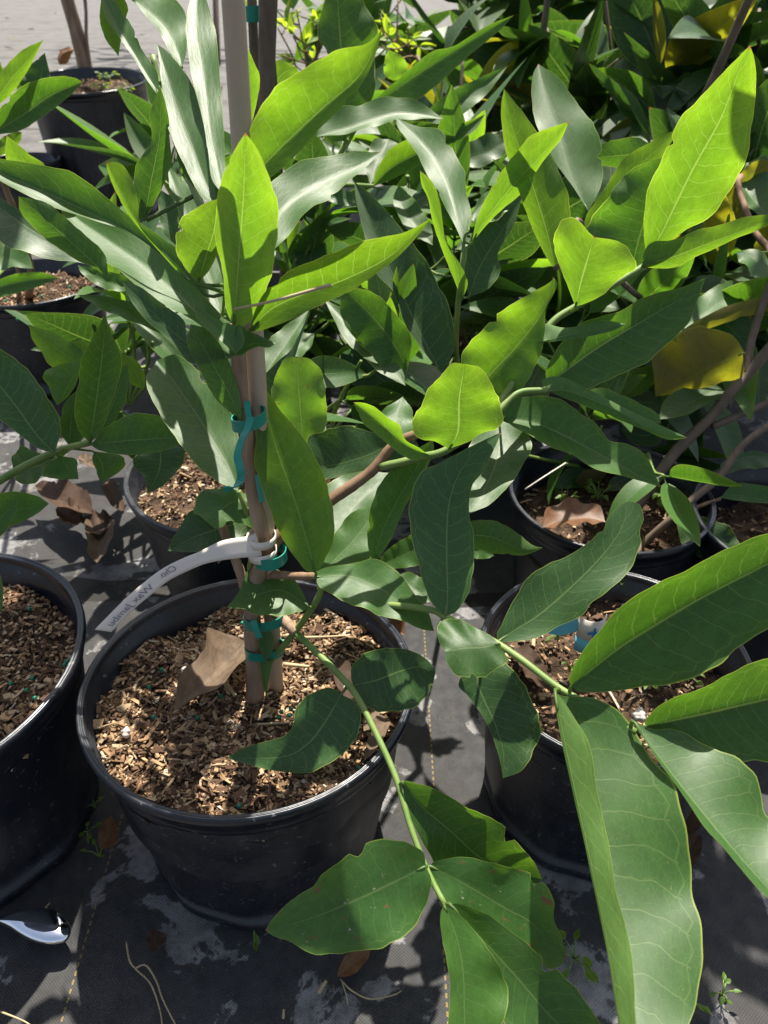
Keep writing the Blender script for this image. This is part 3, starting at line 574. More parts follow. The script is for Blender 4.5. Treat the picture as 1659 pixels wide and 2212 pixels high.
def band(name, pts, wdt, mat, label=None, cat=None, group=None, parent=None, wvec=None, th=.0004, n=40):
    c = cr(pts, n); v = []; f = []
    for i, p in enumerate(c):
        wv = wvec if wvec is not None else Vector((0, 0, 1))
        tn = (c[min(i+1, n)]-c[max(0, i-1)]).normalized(); wl = (wv-tn*wv.dot(tn)).normalized(); nn = tn.cross(wl)
        for a, b in ((-1, -1), (1, -1), (1, 1), (-1, 1)): v.append(p+wl*(wdt/2*a)+nn*(th*b))
    for i in range(n):
        for k in range(4): k2 = (k+1) % 4; f.append((i*4+k, i*4+k2, i*4+4+k2, i*4+4+k))
    f += [(0, 1, 2, 3), (n*4+3, n*4+2, n*4+1, n*4)]
    o = link(name, v, f, mat, parent, origin=pts[0], smooth=False)
    if cat: tag(o, label, cat, group)
    return o
def loop_tape(cx, cy, d, rx, ry, wdt, label, tail=None, tilt=.1):
    c = P(cx, cy, d); pts = []
    for k in range(21):
        a = 2*pi*k/20; pts.append(c+Vector((rx*cos(a), ry*sin(a), tilt*rx*cos(a))))
    o = band('tie_tape', pts, wdt, M['tape'], label, 'plant tie', 'green plastic ties on the foreground tree', n=60)
    if tail: band('loose_end', [P(*p) for p in tail], .0055, M['tape'], parent=o, wvec=(RT+Vector((0, 0, .6))).normalized(), n=30)
loop_tape(572, 1402, .652, .0168, .0105, .0085, 'lowest green tie tape just above the soil, around trunk and bamboo')
loop_tape(570, 1336, .632, .0165, .0105, .0095, 'green tie tape with a ragged tab under the small pointed leaf', tail=[(548, 1340, .618), (552, 1356, .619), (556, 1366, .62), (560, 1378, .621)])
loop_tape(584, 1200, .594, .0125, .012, .010, 'green tie tape directly below the white label loop')
loop_tape(538, 905, .518, .0115, .010, .0085, 'green tie tape with a long curling ribbon halfway up the trunk', tail=[(541, 900, .503), (535, 925, .502), (522, 950, .500), (513, 985, .498), (519, 1012, .498), (520, 1035, .500), (505, 1052, .50), (484, 1058, .50)], tilt=.25)
tube_pts = [P(531, 870, .508), P(533, 885, .509), P(536, 905, .51)]
band('tie_tape', [P(533, 866, .505), P(536, 890, .505), P(540, 910, .505)], .004, M['tape'], 'short green tape end sticking up above the ribboned tie', 'plant tie', 'green plastic ties on the foreground tree', wvec=RT)
band('tie_tape', [P(556, 1025, .548), P(560, 1050, .55), P(566, 1085, .553)], .004, M['tape'], 'narrow green tape strip against the stake beside the broad glowing leaf', 'plant tie', 'green plastic ties on the foreground tree', wvec=RT)

# white label: strip with loop, faint mirrored lettering showing through
troot = empty('plant_label', P(568, 1180, .575), 'long curved white plastic label looped round the stake, faint mirrored lettering', 'plant label')
up_e = [(552, 1150), (536, 1158), (480, 1168), (430, 1192), (400, 1204), (352, 1228), (304, 1264), (264, 1300), (205, 1360)]
lo_e = [(566, 1200), (552, 1202), (502, 1207), (458, 1214), (424, 1225), (368, 1252), (332, 1280), (288, 1317), (241, 1365)]
dd = [.578, .576, .572, .570, .568, .566, .564, .563, .565]
Ue = cr([P(*p, q) for p, q in zip(up_e, dd)], 60); Le = cr([P(*p, q+.004) for p, q in zip(lo_e, dd)], 60)
v = []; f = []; nv_ = 4
for i in range(61):
    n_ = ((Ue[min(i+1, 60)]-Ue[max(i-1, 0)]).cross(Le[i]-Ue[i])).normalized()
    if n_.dot(CAM-Ue[i]) < 0: n_ = -n_
    for j in range(nv_+1):
        p = Ue[i].lerp(Le[i], j/nv_); v.append(p)
for i in range(60):
    for j in range(nv_): f.append((i*5+j, i*5+j+1, i*5+j+6, i*5+j+5))
lab = link('label_strip', v, f, M['tag'], troot, origin=Ue[0])
md = lab.modifiers.new('thickness', 'SOLIDIFY'); md.thickness = .0006; md.offset = 0
def strip_pt(s, t, lift):   # s along 0..1 from the loop, t across 0 = upper edge
    i = min(59, max(0, int(s*60))); k = s*60-i
    a = Ue[i].lerp(Ue[i+1], k); b = Le[i].lerp(Le[i+1], k)
    n_ = ((Ue[min(i+1, 60)]-Ue[i]).cross(Le[i]-Ue[i])).normalized()
    if n_.dot(CAM-a) < 0: n_ = -n_
    return a.lerp(b, t)+n_*lift
def text_on(txt, s0, s1, t_top, t_bot, parent):
    cu = bpy.data.curves.new('lettering', 'FONT'); cu.body = txt; cu.size = 1; cu.offset = .012
    tmp = bpy.data.objects.new('lettering', cu); C.objects.link(tmp); bpy.context.view_layer.update()
    me = bpy.data.meshes.new_from_object(tmp); bpy.data.objects.remove(tmp)
    xs = [q.co.x for q in me.vertices]; x0, x1 = min(xs), max(xs)
    vv = [strip_pt(s0+(s1-s0)*(q.co.x-x0)/(x1-x0), t_bot+(t_top-t_bot)*q.co.y/.72, .0008) for q in me.vertices]
    ff = [tuple(p.vertices) for p in me.polygons]
    link('lettering', vv, ff, M['ink'], parent, origin=vv[0], smooth=False)
# read on the reverse side: mirrored, running from the loop down to the free end
text_on('Cho.', .47, .57, .10, .55, troot)
text_on('Wax Jambu', .63, .955, .28, .74, troot)
# loop of the label round the stake: two rolled straps with a slot between
cc = P(566, 1178, .588)
ax = (st_t-st_b).normalized()
for k, (o0, o1) in enumerate(((.0035, .0105), (-.0105, -.0025))):
    v = []; f = []; side = ax.cross(F).normalized(); fw = ax.cross(side).normalized()
    if fw.dot(CAM-cc) < 0: fw = -fw
    for i in range(25):
        a = -2.6+5.6*i/24; rr = .0105
        for z in (o0, o1): v.append(cc+ax*z+(fw*cos(a)+RT*sin(a))*rr)
    for i in range(24): f.append((i*2, i*2+1, i*2+3, i*2+2))
    o = link('label_loop', v, f, M['tag'], troot, origin=v[0]); md = o.modifiers.new('thickness', 'SOLIDIFY'); md.thickness = .0006
v = []; f = []
for i in range(9):
    a = -1.5+1.1*i/8
    for z in (.0035, -.0025): v.append(cc+ax*z+(fw*cos(a)+RT*sin(a))*.0104)
for i in range(8): f.append((i*2, i*2+1, i*2+3, i*2+2))
o = link('label_bridge', v, f, M['tag'], troot, origin=v[0]); md = o.modifiers.new('thickness', 'SOLIDIFY'); md.thickness = .0006

# second, thinner stake pair behind
g0 = pot_at(575, 640, .2)
s2b, s2t = P(572, 420, 1.02), P(580, -60, .88)
r2 = empty('bamboo_stake', s2b, 'thin weathered stake further back, right of the thick one at the top', 'stake')
tube('cane', [s2b, s2b.lerp(s2t, .5), s2t], .0075, .0118, M['greystem'], r2, 14, n=20)
EXTRA2 = [P(556, 420, 1.04), P(552, 200, .98), P(545, 20, .93), P(542, -60, .92)]

# ------------------------------------------------------------------ neighbouring plants, traced
def plant(base, label, stems, data, cat='tree', group='young fruit trees in nursery pots', name='potted_tree'):
    root = empty(name, base, label, cat, group)
    for pts, r0, r1, m_ in stems: tube('stem', pts, r0, r1, M[m_], root, 10, knots=m_ in ('bark', 'greystem'))
    make_leaves(root, data, [s[0] for s in stems]); return root
# middle plant
plant(G(1030, 720, .165), 'upright young fruit tree with whitish shining leaves fanned above the picture centre',
 [([G(1030, 720, .165), P(1020, 770, 1.05), P(1000, 810, .92), P(985, 765, .80), P(990, 650, .745), P(1004, 532, .72)], .0045, .0028, 'stem'),
  ([P(1000, 545, .722), P(1004, 510, .715), P(1012, 500, .712)], .002, .001, 'stem')],
 [('t', 'leaf', .72, .85, -.1, .16, [(1001,530),(988,480),(975,424),(951,360),(912,300),(855,236)], [(983,488),(955,440),(931,392),(903,340),(876,290),(858,262)], [(1019,475),(1007,424),(1003,380),(983,332),(951,288),(891,258)], {'droop':.04}),
  ('u', 'young', .715, -.8, -.1, .16, [(1019,525),(1045,480),(1100,410),(1170,335),(1229,262)], [(1031,472),(1055,420),(1095,360),(1113,336),(1155,294)], [(1047,492),(1087,452),(1135,412),(1171,352),(1211,304)]),
  ('u', 'young', .735, -.75, .1, .25, [(998,648),(985,570),(955,500),(925,420),(907,368)], [(979,600),(955,540),(935,480),(925,430),(911,400)], [(1011,612),(991,566),(963,520),(951,440),(935,396)]),
  ('t', 'dark', .75, -.12, 0, .12, [(1012,642),(1040,570),(1090,490),(1130,420)], [(1003,580),(1015,520),(1055,440)], [(1055,624),(1080,586),(1075,548),(1107,492)]),
  ('t', 'dark', .79, .05, -.15, .22, [(955,808),(915,735),(870,640),(825,540),(793,460),(765,392)], [(915,760),(875,700),(850,632),(811,588),(787,505),(771,440)], [(983,757),(983,717),(971,669),(943,612),(923,572),(891,532),(863,492),(811,432)]),
  ('t', 'leaf', .80, -.3, .0, .12, [(880,800),(852,745),(810,690),(770,650),(740,620)], [(823,789),(800,760),(779,745),(740,690),(735,650)], [(887,757),(886,722),(851,673),(819,640),(787,625)]),
  ('t', 'leaf', .78, .7, 0, .1, [(876,833),(823,770),(765,715),(700,645)], [(850,822),(800,792),(740,728)], [(868,800),(825,748),(770,690)]),
  ('t', 'leaf', .74, .3, 0, .1, [(1015,470),(1060,430),(1120,430)], [(1035,500),(1085,470)], [(1040,425),(1085,405)]),
 ])
# plant C pair of big leaves behind (upper right)
plant(G(1420, 650, .165), 'fruit tree with a black tipped upright leaf right of centre',
 [([G(1420, 650, .165), P(1380, 640, .98), P(1300, 560, .80), P(1262, 470, .73), P(1235, 500, .72), P(1200, 580, .70)], .005, .0028, 'greystem')],
 [('t', 'leaf', .72, .30, -.2, .14, [(1271,458),(1235,380),(1207,288),(1175,192),(1163,138)], [(1235,400),(1195,348),(1163,288),(1149,224),(1151,168)], [(1299,400),(1297,330),(1275,272),(1243,224),(1203,172)]),
  ('u', 'young', .70, -.45, 0, .30, [(1201,582),(1175,480),(1140,370),(1105,270),(1089,192)], [(1190,570),(1163,520),(1127,428),(1093,320),(1083,240)], [(1222,540),(1238,480),(1231,420),(1203,352),(1167,292),(1123,232)]),
  ('t', 'dark', .80, .1, 0, .1, [(1290,440),(1320,380),(1300,300)], [(1260,420),(1250,350)], [(1330,420),(1345,340)]),
  ('u', 'leaf', .78, -.6, .1, .12, [(1432,332),(1350,335),(1251,346)], [(1375,298),(1307,312)], [(1380,365),(1325,362)]),
 ])
# plants at the left edge
plant(G(-178, 1440, .185), 'fruit tree leaning in from the left edge behind the two front pots',
 [([G(-178, 1440, .185), P(-175, 1250, .70), P(-120, 1110, .69), P(0, 1038, .70), P(60, 1003, .70), P(130, 972, .69), P(196, 956, .68)], .0055, .0028, 'stem'),
  ([P(-175, 1250, .70), P(-110, 1180, .68), P(-45, 1120, .66)], .004, .0025, 'stem')],
 [('t', 'dark', .675, -.05, .1, .12, [(118,979),(80,941),(40,885),(0,833),(-60,750)], [(80,967),(32,929),(0,901),(-50,840)], [(132,937),(128,897),(100,845),(60,797),(20,765),(-20,745)]),
  ('t', 'leaf', .67, -.48, .25, .20, [(194,957),(203,900),(210,853),(222,757),(227,677)], [(168,920),(163,869),(172,817),(176,773),(200,729)], [(220,929),(237,877),(257,817),(263,769),(240,717)]),
  ('t', 'leaf', .665, -.15, .1, .12, [(196,961),(240,955),(320,949),(419,944)], [(224,929),(260,905),(296,892),(340,897),(380,917)], [(216,973),(260,981),(312,981),(368,969)]),
  ('u', 'young', .76, -.5, 0, .35, [(190,800),(140,765),(100,735),(62,701)], [(176,765),(140,737),(100,716)], [(140,812),(96,793),(68,745)]),
  ('u', 'leaf', .73, -.3, 0, .1, [(124,876),(150,830),(175,779)], [(108,850),(92,808),(130,786)], [(152,850),(170,812)]),
  ('t', 'leaf', .70, -.1, 0, .12, [(150,965),(155,900),(167,842)], [(130,925),(142,870)], [(178,950),(182,900)]),
  ('t', 'leaf', .72, -.1, 0, .12, [(215,938),(245,870),(276,786)], [(200,900),(235,810)], [(235,925),(266,885),(280,825)]),
  ('u', 'young', .78, -.5, 0, .1, [(310,842),(290,800),(262,765)], [(285,830),(265,795)], [(312,810),(290,776)]),
  ('u', 'young', .76, -.5, 0, .1, [(190,775),(175,750),(145,742)], [(165,765),(150,752)], [(195,760),(180,736)]),
  ('t', 'leaf', .66, -.1, .2, .12, [(-45,1118),(20,1105),(106,1088)], [(0,1142),(40,1130),(80,1110)], [(0,1068),(40,1062),(80,1070)]),
  ('t', 'leaf', .64, -.25, .1, .12, [(-45,1160),(0,1120),(41,1074)], [(0,1160),(32,1115)], [(-30,1105),(5,1078)]),
  ('t', 'leaf', .72, .35, 0, .12, [(118,985),(85,1005),(28,1020)], [(105,1022),(66,1050),(35,1038)], [(85,980),(50,968),(30,990)]),
  ('t', 'leaf', .70, .1, .1, .12, [(130,985),(150,1015),(170,1035)], [(100,1010),(95,1030),(135,1036)], [(165,992),(168,1012)]),
  ('u', 'leaf', .72, -.2, 0, .12, [(205,975),(222,1010),(217,1042)], [(198,990),(208,1022)], [(260,985),(268,1005),(245,1028)]),
  ('t', 'dark', .80, .1, 0, .12, [(345,955),(345,1010),(320,1066)], [(300,985),(292,1010),(312,1030)], [(402,975),(385,1020),(352,1050)]),
  ('t', 'leaf', .60, .2, .1, .12, [(-40,1240),(-5,1280),(4,1320)], [(-30,1290),(-5,1312)], [(0,1240),(8,1280)]),
 ])
plant(G(62, 610, .165), 'fruit tree rooted in the second row pot with green pellets at the left edge',
 [([G(62, 640, .165), P(68, 600, 1.30), P(62, 560, 1.26), P(40, 480, 1.18), P(10, 400, 1.10), P(-15, 300, 1.0), P(-25, 240, .98)], .0075, .0035, 'bark'),
  ([G(40, 645, .165), P(42, 600, 1.29), P(30, 560, 1.25), P(-30, 500, 1.15)], .0045, .003, 'bark'),
  ([P(30, 560, 1.25), P(-20, 610, 1.1), P(-42, 630, 1.05)], .0035, .002, 'stem')],
 [('u', 'young', .97, -.6, .1, .18, [(-25,240),(25,170),(60,130),(94,86)], [(-10,175),(40,115)], [(20,208),(62,148)]),
  ('t', 'leaf', .96, -.35, .1, .30, [(-22,292),(50,248),(110,206),(178,178)], [(0,240),(60,184),(120,167),(160,168)], [(48,282),(110,242),(150,210)]),
  ('t', 'dark', 1.0, -.2, 0, .12, [(55,232),(85,180),(97,114)], [(38,192),(62,148)], [(105,195),(108,158)]),
  ('u', 'leaf', .99, -.4, 0, .12, [(-20,240),(-10,180),(-5,120)], [(-40,200),(-30,150)], [(10,190),(5,150)]),
  ('u', 'young', 1.0, -.4, 0, .12, [(-20,330),(20,310),(48,285)], [(0,300),(30,285)], [(5,335),(40,310)]),
  ('t', 'leaf', 1.04, -.25, .1, .22, [(-42,630),(20,615),(70,605),(128,601)], [(0,604),(40,591),(90,588)], [(0,642),(40,632),(84,620)]),
  ('t', 'leaf', 1.12, .6, 0, .12, [(-30,560),(20,560),(72,580)], [(0,530),(55,542)], [(0,585),(40,580)]),
 ])
# plant behind the stake: big two-toned upright leaf and the long leaves right of it
plant(G(655, 462, .16), 'fruit tree behind the bamboo stake with a tall two toned leaf at the top',
 [([G(655, 462, .16), P(700, 400, 1.10), P(745, 320, 1.0), P(750, 300, .98)], .006, .0035, 'stem'),
  ([P(700, 400, 1.10), P(760, 400, 1.05), P(806, 402, 1.0)], .004, .0025, 'stem'),
  ([P(745, 320, 1.0), P(770, 275, .98), P(792, 242, .98)], .003, .002, 'stem')],
 [('t', 'leaf', .98, -.25, .5, .10, [(745,305),(742,200),(735,90),(724,-80)], [(703,300),(703,215),(703,124),(683,80),(693,20)], [(791,240),(804,180),(806,80),(785,10),(760,-40)], {'nu':50}),
  ('t', 'leaf', .96, -.4, .2, .25, [(790,242),(880,175),(990,105),(1110,33)], [(799,226),(871,160),(931,112),(979,100),(1051,56)], [(890,218),(963,164),(1011,120),(1071,72)]),
  ('t', 'leaf', 1.0, -.05, 0, .22, [(920,262),(980,225),(1040,185),(1096,143)], [(930,236),(971,204),(1031,172)], [(955,270),(1015,240),(1060,195)]),
  ('t', 'leaf', .93, .5, 0, .18, [(683,295),(760,275),(860,245),(958,256)], [(703,260),(771,236),(851,217),(911,230)], [(751,293),(831,272),(900,262)]),
  ('t', 'young', 1.0, -.3, .1, .38, [(806,403),(850,360),(930,318),(990,282),(1048,247)], [(812,370),(843,322),(900,296),(960,280)], [(850,386),(905,356),(963,316),(1020,286)]),
  ('t', 'leaf', 1.02, .5, 0, .12, [(800,400),(815,350),(840,300)], [(790,360),(805,310)], [(830,370),(860,320)]),
  ('u', 'young', 1.25, -.6, 0, .05, [(590,190),(610,160),(640,145)], [(580,160),(600,130)], [(620,190),(650,170)]),
  ('u', 'young', 1.2, -.6, 0, .05, [(850,175),(850,140),(840,108)], [(830,160),(832,125)], [(880,160),(872,125)]),
  ('t', 'leaf', 1.05, .6, 0, .1, [(815,405),(830,450),(850,480)], [(812,430),(825,470)], [(850,420),(856,450)]),
  ('t', 'dark', 1.0, .1, 0, .1, [(690,420),(745,430),(790,445)], [(715,408),(760,416)], [(720,440),(765,448)]),
  ('t', 'leaf', 1.0, .7, 0, .1, [(680,720),(650,745),(600,790)], [(670,755),(630,790)], [(640,725),(600,755)]),
 ])
# small plant behind, with whitish leaf pieces around (880,440)
plant(G(960, 430, .165), 'low fruit tree with dark drooping leaves in the shade between centre plants',
 [([G(960, 430, .165), P(900, 460, 1.15), P(885, 420, 1.1), P(880, 380, 1.05)], .005, .003, 'stem')],
 [('t', 'leaf', 1.05, .6, 0, .1, [(880,400),(850,450),(850,490)], [(820,430),(835,470)], [(880,450),(868,480)]),
  ('t', 'dark', 1.0, .2, 0, .1, [(885,440),(930,420),(985,400)], [(900,415),(950,400)], [(910,450),(960,425)]),
  ('t', 'dark', 1.05, .1, 0, .1, [(890,440),(890,490),(870,520)], [(860,470),(855,505)], [(910,480),(895,515)]),
  ('t', 'dark', 1.05, .1, 0, .1, [(990,350),(1050,330),(1100,300)], [(1000,320),(1060,290)], [(1030,365),(1090,335)]),
  ('t', 'leaf', 1.0, .5, 0, .15, [(860,400),(870,450),(935,530)], [(850,440),(880,500)], [(890,430),(930,490)]),
 ])
# right hand magnolia-like shrub with brown undersides and bare branches
mg = plant(G(1345, 1130, .15), 'woody shrub at the right with bare grey brown branches and rusty leaf undersides',
 [([G(1330, 1160, .15), P(1379, 1089, .93), P(1455, 981, .92), P(1535, 901, .91), P(1580, 845, .90), P(1615, 809, .90), P(1680, 730, .88)], .0072, .0060, 'greystem'),
  ([P(1612, 812, .90), P(1622, 740, .90), P(1650, 650, .89), P(1670, 600, .88)], .0050, .0042, 'greystem'),
  ([P(1539, 921, .915), P(1600, 895, .92), P(1700, 852, .93)], .0045, .004, 'greystem'),
  ([G(1370, 1200, .15), P(1387, 1177, .90), P(1455, 1117, .88), P(1500, 1075, .88), P(1555, 1029, .88), P(1605, 960, .88), P(1690, 900, .88)], .0050, .0038, 'greystem'),
  ([P(1455, 1117, .88), P(1520, 1090, .88), P(1556, 1078, .88)], .003, .002, 'twig'),
  ([P(1612, 812, .90), P(1615, 790, .9), P(1608, 765, .9)], .003, .002, 'twig'),
  ([P(1680, 730, .88), P(1670, 560, .95), P(1630, 500, .98), P(1595, 405, 1.02), P(1600, 380, 1.03)], .005, .004, 'twig')],
 [('u', 'magnolia', .88, -.5, -.1, .06, [(1608,762),(1540,790),(1475,825),(1416,856)], [(1587,729),(1547,714),(1487,713),(1451,733),(1423,757),(1411,772)], [(1603,817),(1555,830),(1475,848)]),
  ('t', 'leaf', .93, .8, 0, .05, [(1612,800),(1540,845),(1480,875),(1421,906)], [(1560,820),(1500,832),(1440,860)], [(1580,860),(1539,868),(1475,900)]),
  ('t', 'leaf', .90, .8, 0, .06, [(1430,742),(1500,690),(1580,640),(1652,632)], [(1475,697),(1511,641),(1587,609),(1635,619)], [(1495,708),(1575,672),(1645,655)]),
  ('u', 'magnolia', .905, -.3, 0, .1, [(1430,748),(1500,708),(1590,672),(1700,645)], [(1495,700),(1575,660),(1650,643)], [(1500,722),(1590,690),(1660,672)]),
  ('u', 'young', .95, -.6, 0, .06, [(1304,852),(1360,835),(1425,815)], [(1330,822),(1380,798),(1410,790)], [(1340,862),(1390,852)]),
  ('u', 'magnolia', .99, -.3, 0, .1, [(1620,700),(1600,660),(1575,640)], [(1595,700),(1580,670)], [(1625,680),(1605,650)]),
  ('t', 'dark', .92, .3, 0, .1, [(1556,1030),(1600,990),(1680,985)], [(1560,1000),(1620,975)], [(1600,1015),(1660,1010)]),
  ('t', 'leaf', .88, .1, 0, .1, [(1556,1075),(1600,1070),(1690,1090)], [(1590,1045),(1660,1055)], [(1600,1083),(1660,1088)]),
  ('t', 'dark', .87, .2, 0, .1, [(1460,1125),(1510,1160),(1580,1195)], [(1470,1170),(1500,1200),(1550,1210)], [(1515,1118),(1570,1140),(1595,1175)]),
  ('u', 'magnolia', .87, -.3, 0, .2, [(1470,1120),(1500,1125),(1530,1130)], [(1485,1140),(1515,1140)], [(1490,1115),(1520,1118)]),
  ('t', 'dark', 1.0, .15, 0, .1, [(1450,900),(1400,940),(1340,930)], [(1400,900),(1360,910)], [(1420,960),(1370,960)]),
  ('t', 'dark', .98, .2, 0, .1, [(1430,870),(1360,870),(1290,880)], [(1380,830),(1320,840)], [(1390,905),(1330,910)]),
  ('u', 'magnolia', .98, -.4, 0, .1, [(1315,1018),(1280,1030),(1243,1042)], [(1290,1012),(1255,1022)], [(1295,1040),(1260,1050)]),
  ('t', 'dark', .98, .3, 0, .1, [(1380,1020),(1340,1040),(1310,1060)], [(1350,1020),(1320,1035)], [(1370,1050),(1335,1060)]),
  ('t', 'dark', .95, .2, 0, .1, [(1640,880),(1640,830),(1655,760)], [(1625,850),(1635,790)], [(1665,860),(1670,800)]),
  ('t', 'leaf', 1.05, .7, 0, .15, [(1600,390),(1625,430),(1665,470)], [(1605,360),(1640,365),(1670,400)], [(1598,420),(1625,465)]),
  ('u', 'magnolia', 1.05, -.6, 0, .1, [(1605,480),(1570,440),(1572,400)], [(1575,460),(1560,425)], [(1605,440),(1590,405)]),
  ('u', 'magnolia', 1.05, -.6, 0, .1, [(1598,400),(1625,375),(1665,350)], [(1605,370),(1640,345)], [(1625,395),(1660,372)]),
  ('u', 'magnolia', .98, -.5, 0, .1, [(1640,510),(1655,560),(1680,600)], [(1630,540),(1650,590)], [(1665,530),(1680,570)]),
  ('t', 'leaf', .95, .7, 0, .1, [(1590,545),(1630,560),(1660,610)], [(1600,575),(1630,600)], [(1625,540),(1660,565)]),
 ], cat='shrub', group='woody shrubs with bare branches', name='potted_shrub')

# ------------------------------------------------------------------ generic leaves for the bushes further back
def local_leaf(name, mat, wid, fold, curl, twist, nu=14, nv=3):
    v = []; uv = []; W = 2*nv+1; f = []
    for i in range(nu+1):
        t = i/nu; hw = wid*(sin(pi*t**.82)**.85)*(1-.25*t)+.0008 if 0 < t < 1 else .001
        cy, cz = (sin(curl*t)/curl, (cos(curl*t)-1)/curl) if abs(curl) > .01 else (t, 0)
        for j in range(-nv, nv+1):
            q = j/nv; x = q*hw; z = fold*hw*abs(q)+.03*hw*sin(9*t+q)
            a = twist*t; v.append(Vector((x*cos(a)-z*sin(a), cy, cz+x*sin(a)+z*cos(a)))); uv.append((t, q))
    for i in range(nu):
        for j in range(W-1): f.append((i*W+j, i*W+j+1, (i+1)*W+j+1, (i+1)*W+j))
    n0 = len(v)
    tube_geo([Vector((0, -.10, -.012)), Vector((0, -.05, -.006)), Vector((0, .03, -.004))], .012, .007, 5, 4, v, f); uv += [(0.01, 0.)]*(len(v)-n0)
    me = bpy.data.meshes.new(name); me.from_pydata([tuple(p) for p in v], [], f); me.update()
    l = me.uv_layers.new(name='UVMap')
    for lp in me.loops: l.data[lp.index].uv = uv[lp.vertex_index]
    me.polygons.foreach_set('use_smooth', [True]*len(me.polygons)); me.materials.append(M[mat]); return me
def variants(mat, wid): return [local_leaf('leaf', mat, wid*random.uniform(.85, 1.15), random.uniform(.1, .55), random.uniform(-.3, 1.1), random.uniform(-.5, .5)) for _ in range(6)]
VAR = {'magnolia': variants('magnolia', .24), 'dark': variants('dark', .25), 'leaf': variants('leaf', .18), 'small': variants('small', .2), 'young': variants('young', .17), 'fallen': variants('dead', .24)}
def bush(base, label, branches, mats, n, size, r0=.007, cat='shrub', group='dense shrubs at the back', name='potted_shrub', spread=1.0, mat='greystem', upk=.3, seed=1):
    rs = random.Random(seed)
    root = empty(name, base, label, cat, group); base = Vector(base); polys = []
    for b in branches:
        tube('branch', b, r0, r0*.45, M[mat], root, 8, knots=True); polys.append(cr(b, 24))
    made = 0; tries = 0
    while made < n and tries < n*4:
        tries += 1
        pl = rs.choice(polys); i = rs.randint(6, 24); p = pl[i]
        d = Vector((rs.gauss(0, 1), rs.gauss(0, 1), rs.gauss(upk, .75))).normalized()
        tw = None
        if rs.random() < .55:                          # side twig carrying a small rosette
            L = rs.uniform(.03, .12)*spread; q = p+d*L
            tube('twig', [p, p.lerp(q, .5)+Vector((0, 0, -.01)), q], .0025, .0016, M[mat], root, 5, n=5); k = rs.randint(3, 6)
        else: q = p; k = 1
        for s in range(k):
            if made >= n: break
            dd_ = (d+Vector((rs.gauss(0, .7), rs.gauss(0, .7), rs.gauss(.1, .6)))).normalized()
            o = bpy.data.objects.new('leaf', rs.choice(VAR[rs.choice(mats)])); C.objects.link(o); o.parent = root
            L = size*rs.uniform(.7, 1.25)
            up = Vector((rs.gauss(0, .5), rs.gauss(0, .5), 1)); x = dd_.cross(up).normalized(); z = x.cross(dd_).normalized()
            m = Matrix((x, dd_, z)).transposed().to_4x4()
            o.matrix_local = Matrix.Translation(q-base+dd_*L*.10) @ m @ Matrix.Scale(L, 4)
            made += 1
    return root
def B(*p): return [P(*q) if len(q) == 3 else Vector(q[:3]) for q in p]
def gb(x, y, d): # ground point below pixel ray at depth d
    p = P(x, y, d); return Vector((p.x, p.y, .16))
def fan(x, y, d, tips):
    b = gb(x, y, d); m = P(x, y, d)
    return b, [[b, b.lerp(m, .5)+Vector((.02*i, 0, .0)), m.lerp(P(*t), .25)+Vector((.015*i, .01, -.02)), P(*t)] for i, t in enumerate(tips)]
FT = ['leaf', 'dark', 'dark', 'leaf', 'young']
for (x, y, d, tips, n, size, sd, lb) in [
 (575, 610, 1.22, [(520, 560, 1.15), (640, 560, 1.12), (600, 470, 1.15), (680, 640, 1.08), (470, 640, 1.15), (700, 520, 1.12)], 42, .145, 61, 'leafy fruit tree in the second row directly behind the bamboo stake'),
 (1030, 690, 1.18, [(940, 620, 1.1), (1060, 600, 1.08), (1130, 700, 1.05), (900, 700, 1.08), (1180, 620, 1.08), (1000, 560, 1.1)], 55, .14, 62, 'leafy shaded fruit tree between the middle tree and the rounded glowing leaf'),
 (1420, 640, 1.08, [(1340, 620, 1.02), (1450, 600, 1.02), (1520, 700, 1.0), (1380, 740, .98), (1560, 640, 1.02)], 36, .135, 63, 'leafy fruit tree in the shade below the rounded glowing leaf at the right'),
 (950, 420, 1.55, [(880, 380, 1.4), (1000, 400, 1.4), (930, 320, 1.45), (820, 460, 1.35), (1060, 420, 1.35), (740, 440, 1.4)], 50, .145, 64, 'leafy fruit tree in the third row near the upper centre'),
 (330, 330, 1.65, [(360, 300, 1.5), (420, 250, 1.55), (400, 400, 1.4), (470, 330, 1.45)], 26, .15, 65, 'leafy fruit tree behind the left fan of leaves beside the big faded pot'),
 (655, 250, 1.8, [(640, 280, 1.7), (700, 300, 1.6), (610, 330, 1.6), (760, 340, 1.6)], 26, .14, 66, 'leafy fruit tree beyond the stake in the third row'),
 (240, 690, 1.08, [(200, 700, 1.0), (300, 660, 1.0), (330, 740, .97), (240, 780, .95)], 16, .12, 67, 'leafy young fruit tree between the left plants, mostly in shade'),
]:
    b, br = fan(x, y, d, tips); bush(b, lb, br, FT, n, size*1.15, r0=.004, cat='tree', group='young fruit trees in nursery pots', seed=sd, mat='stem', name='potted_tree')
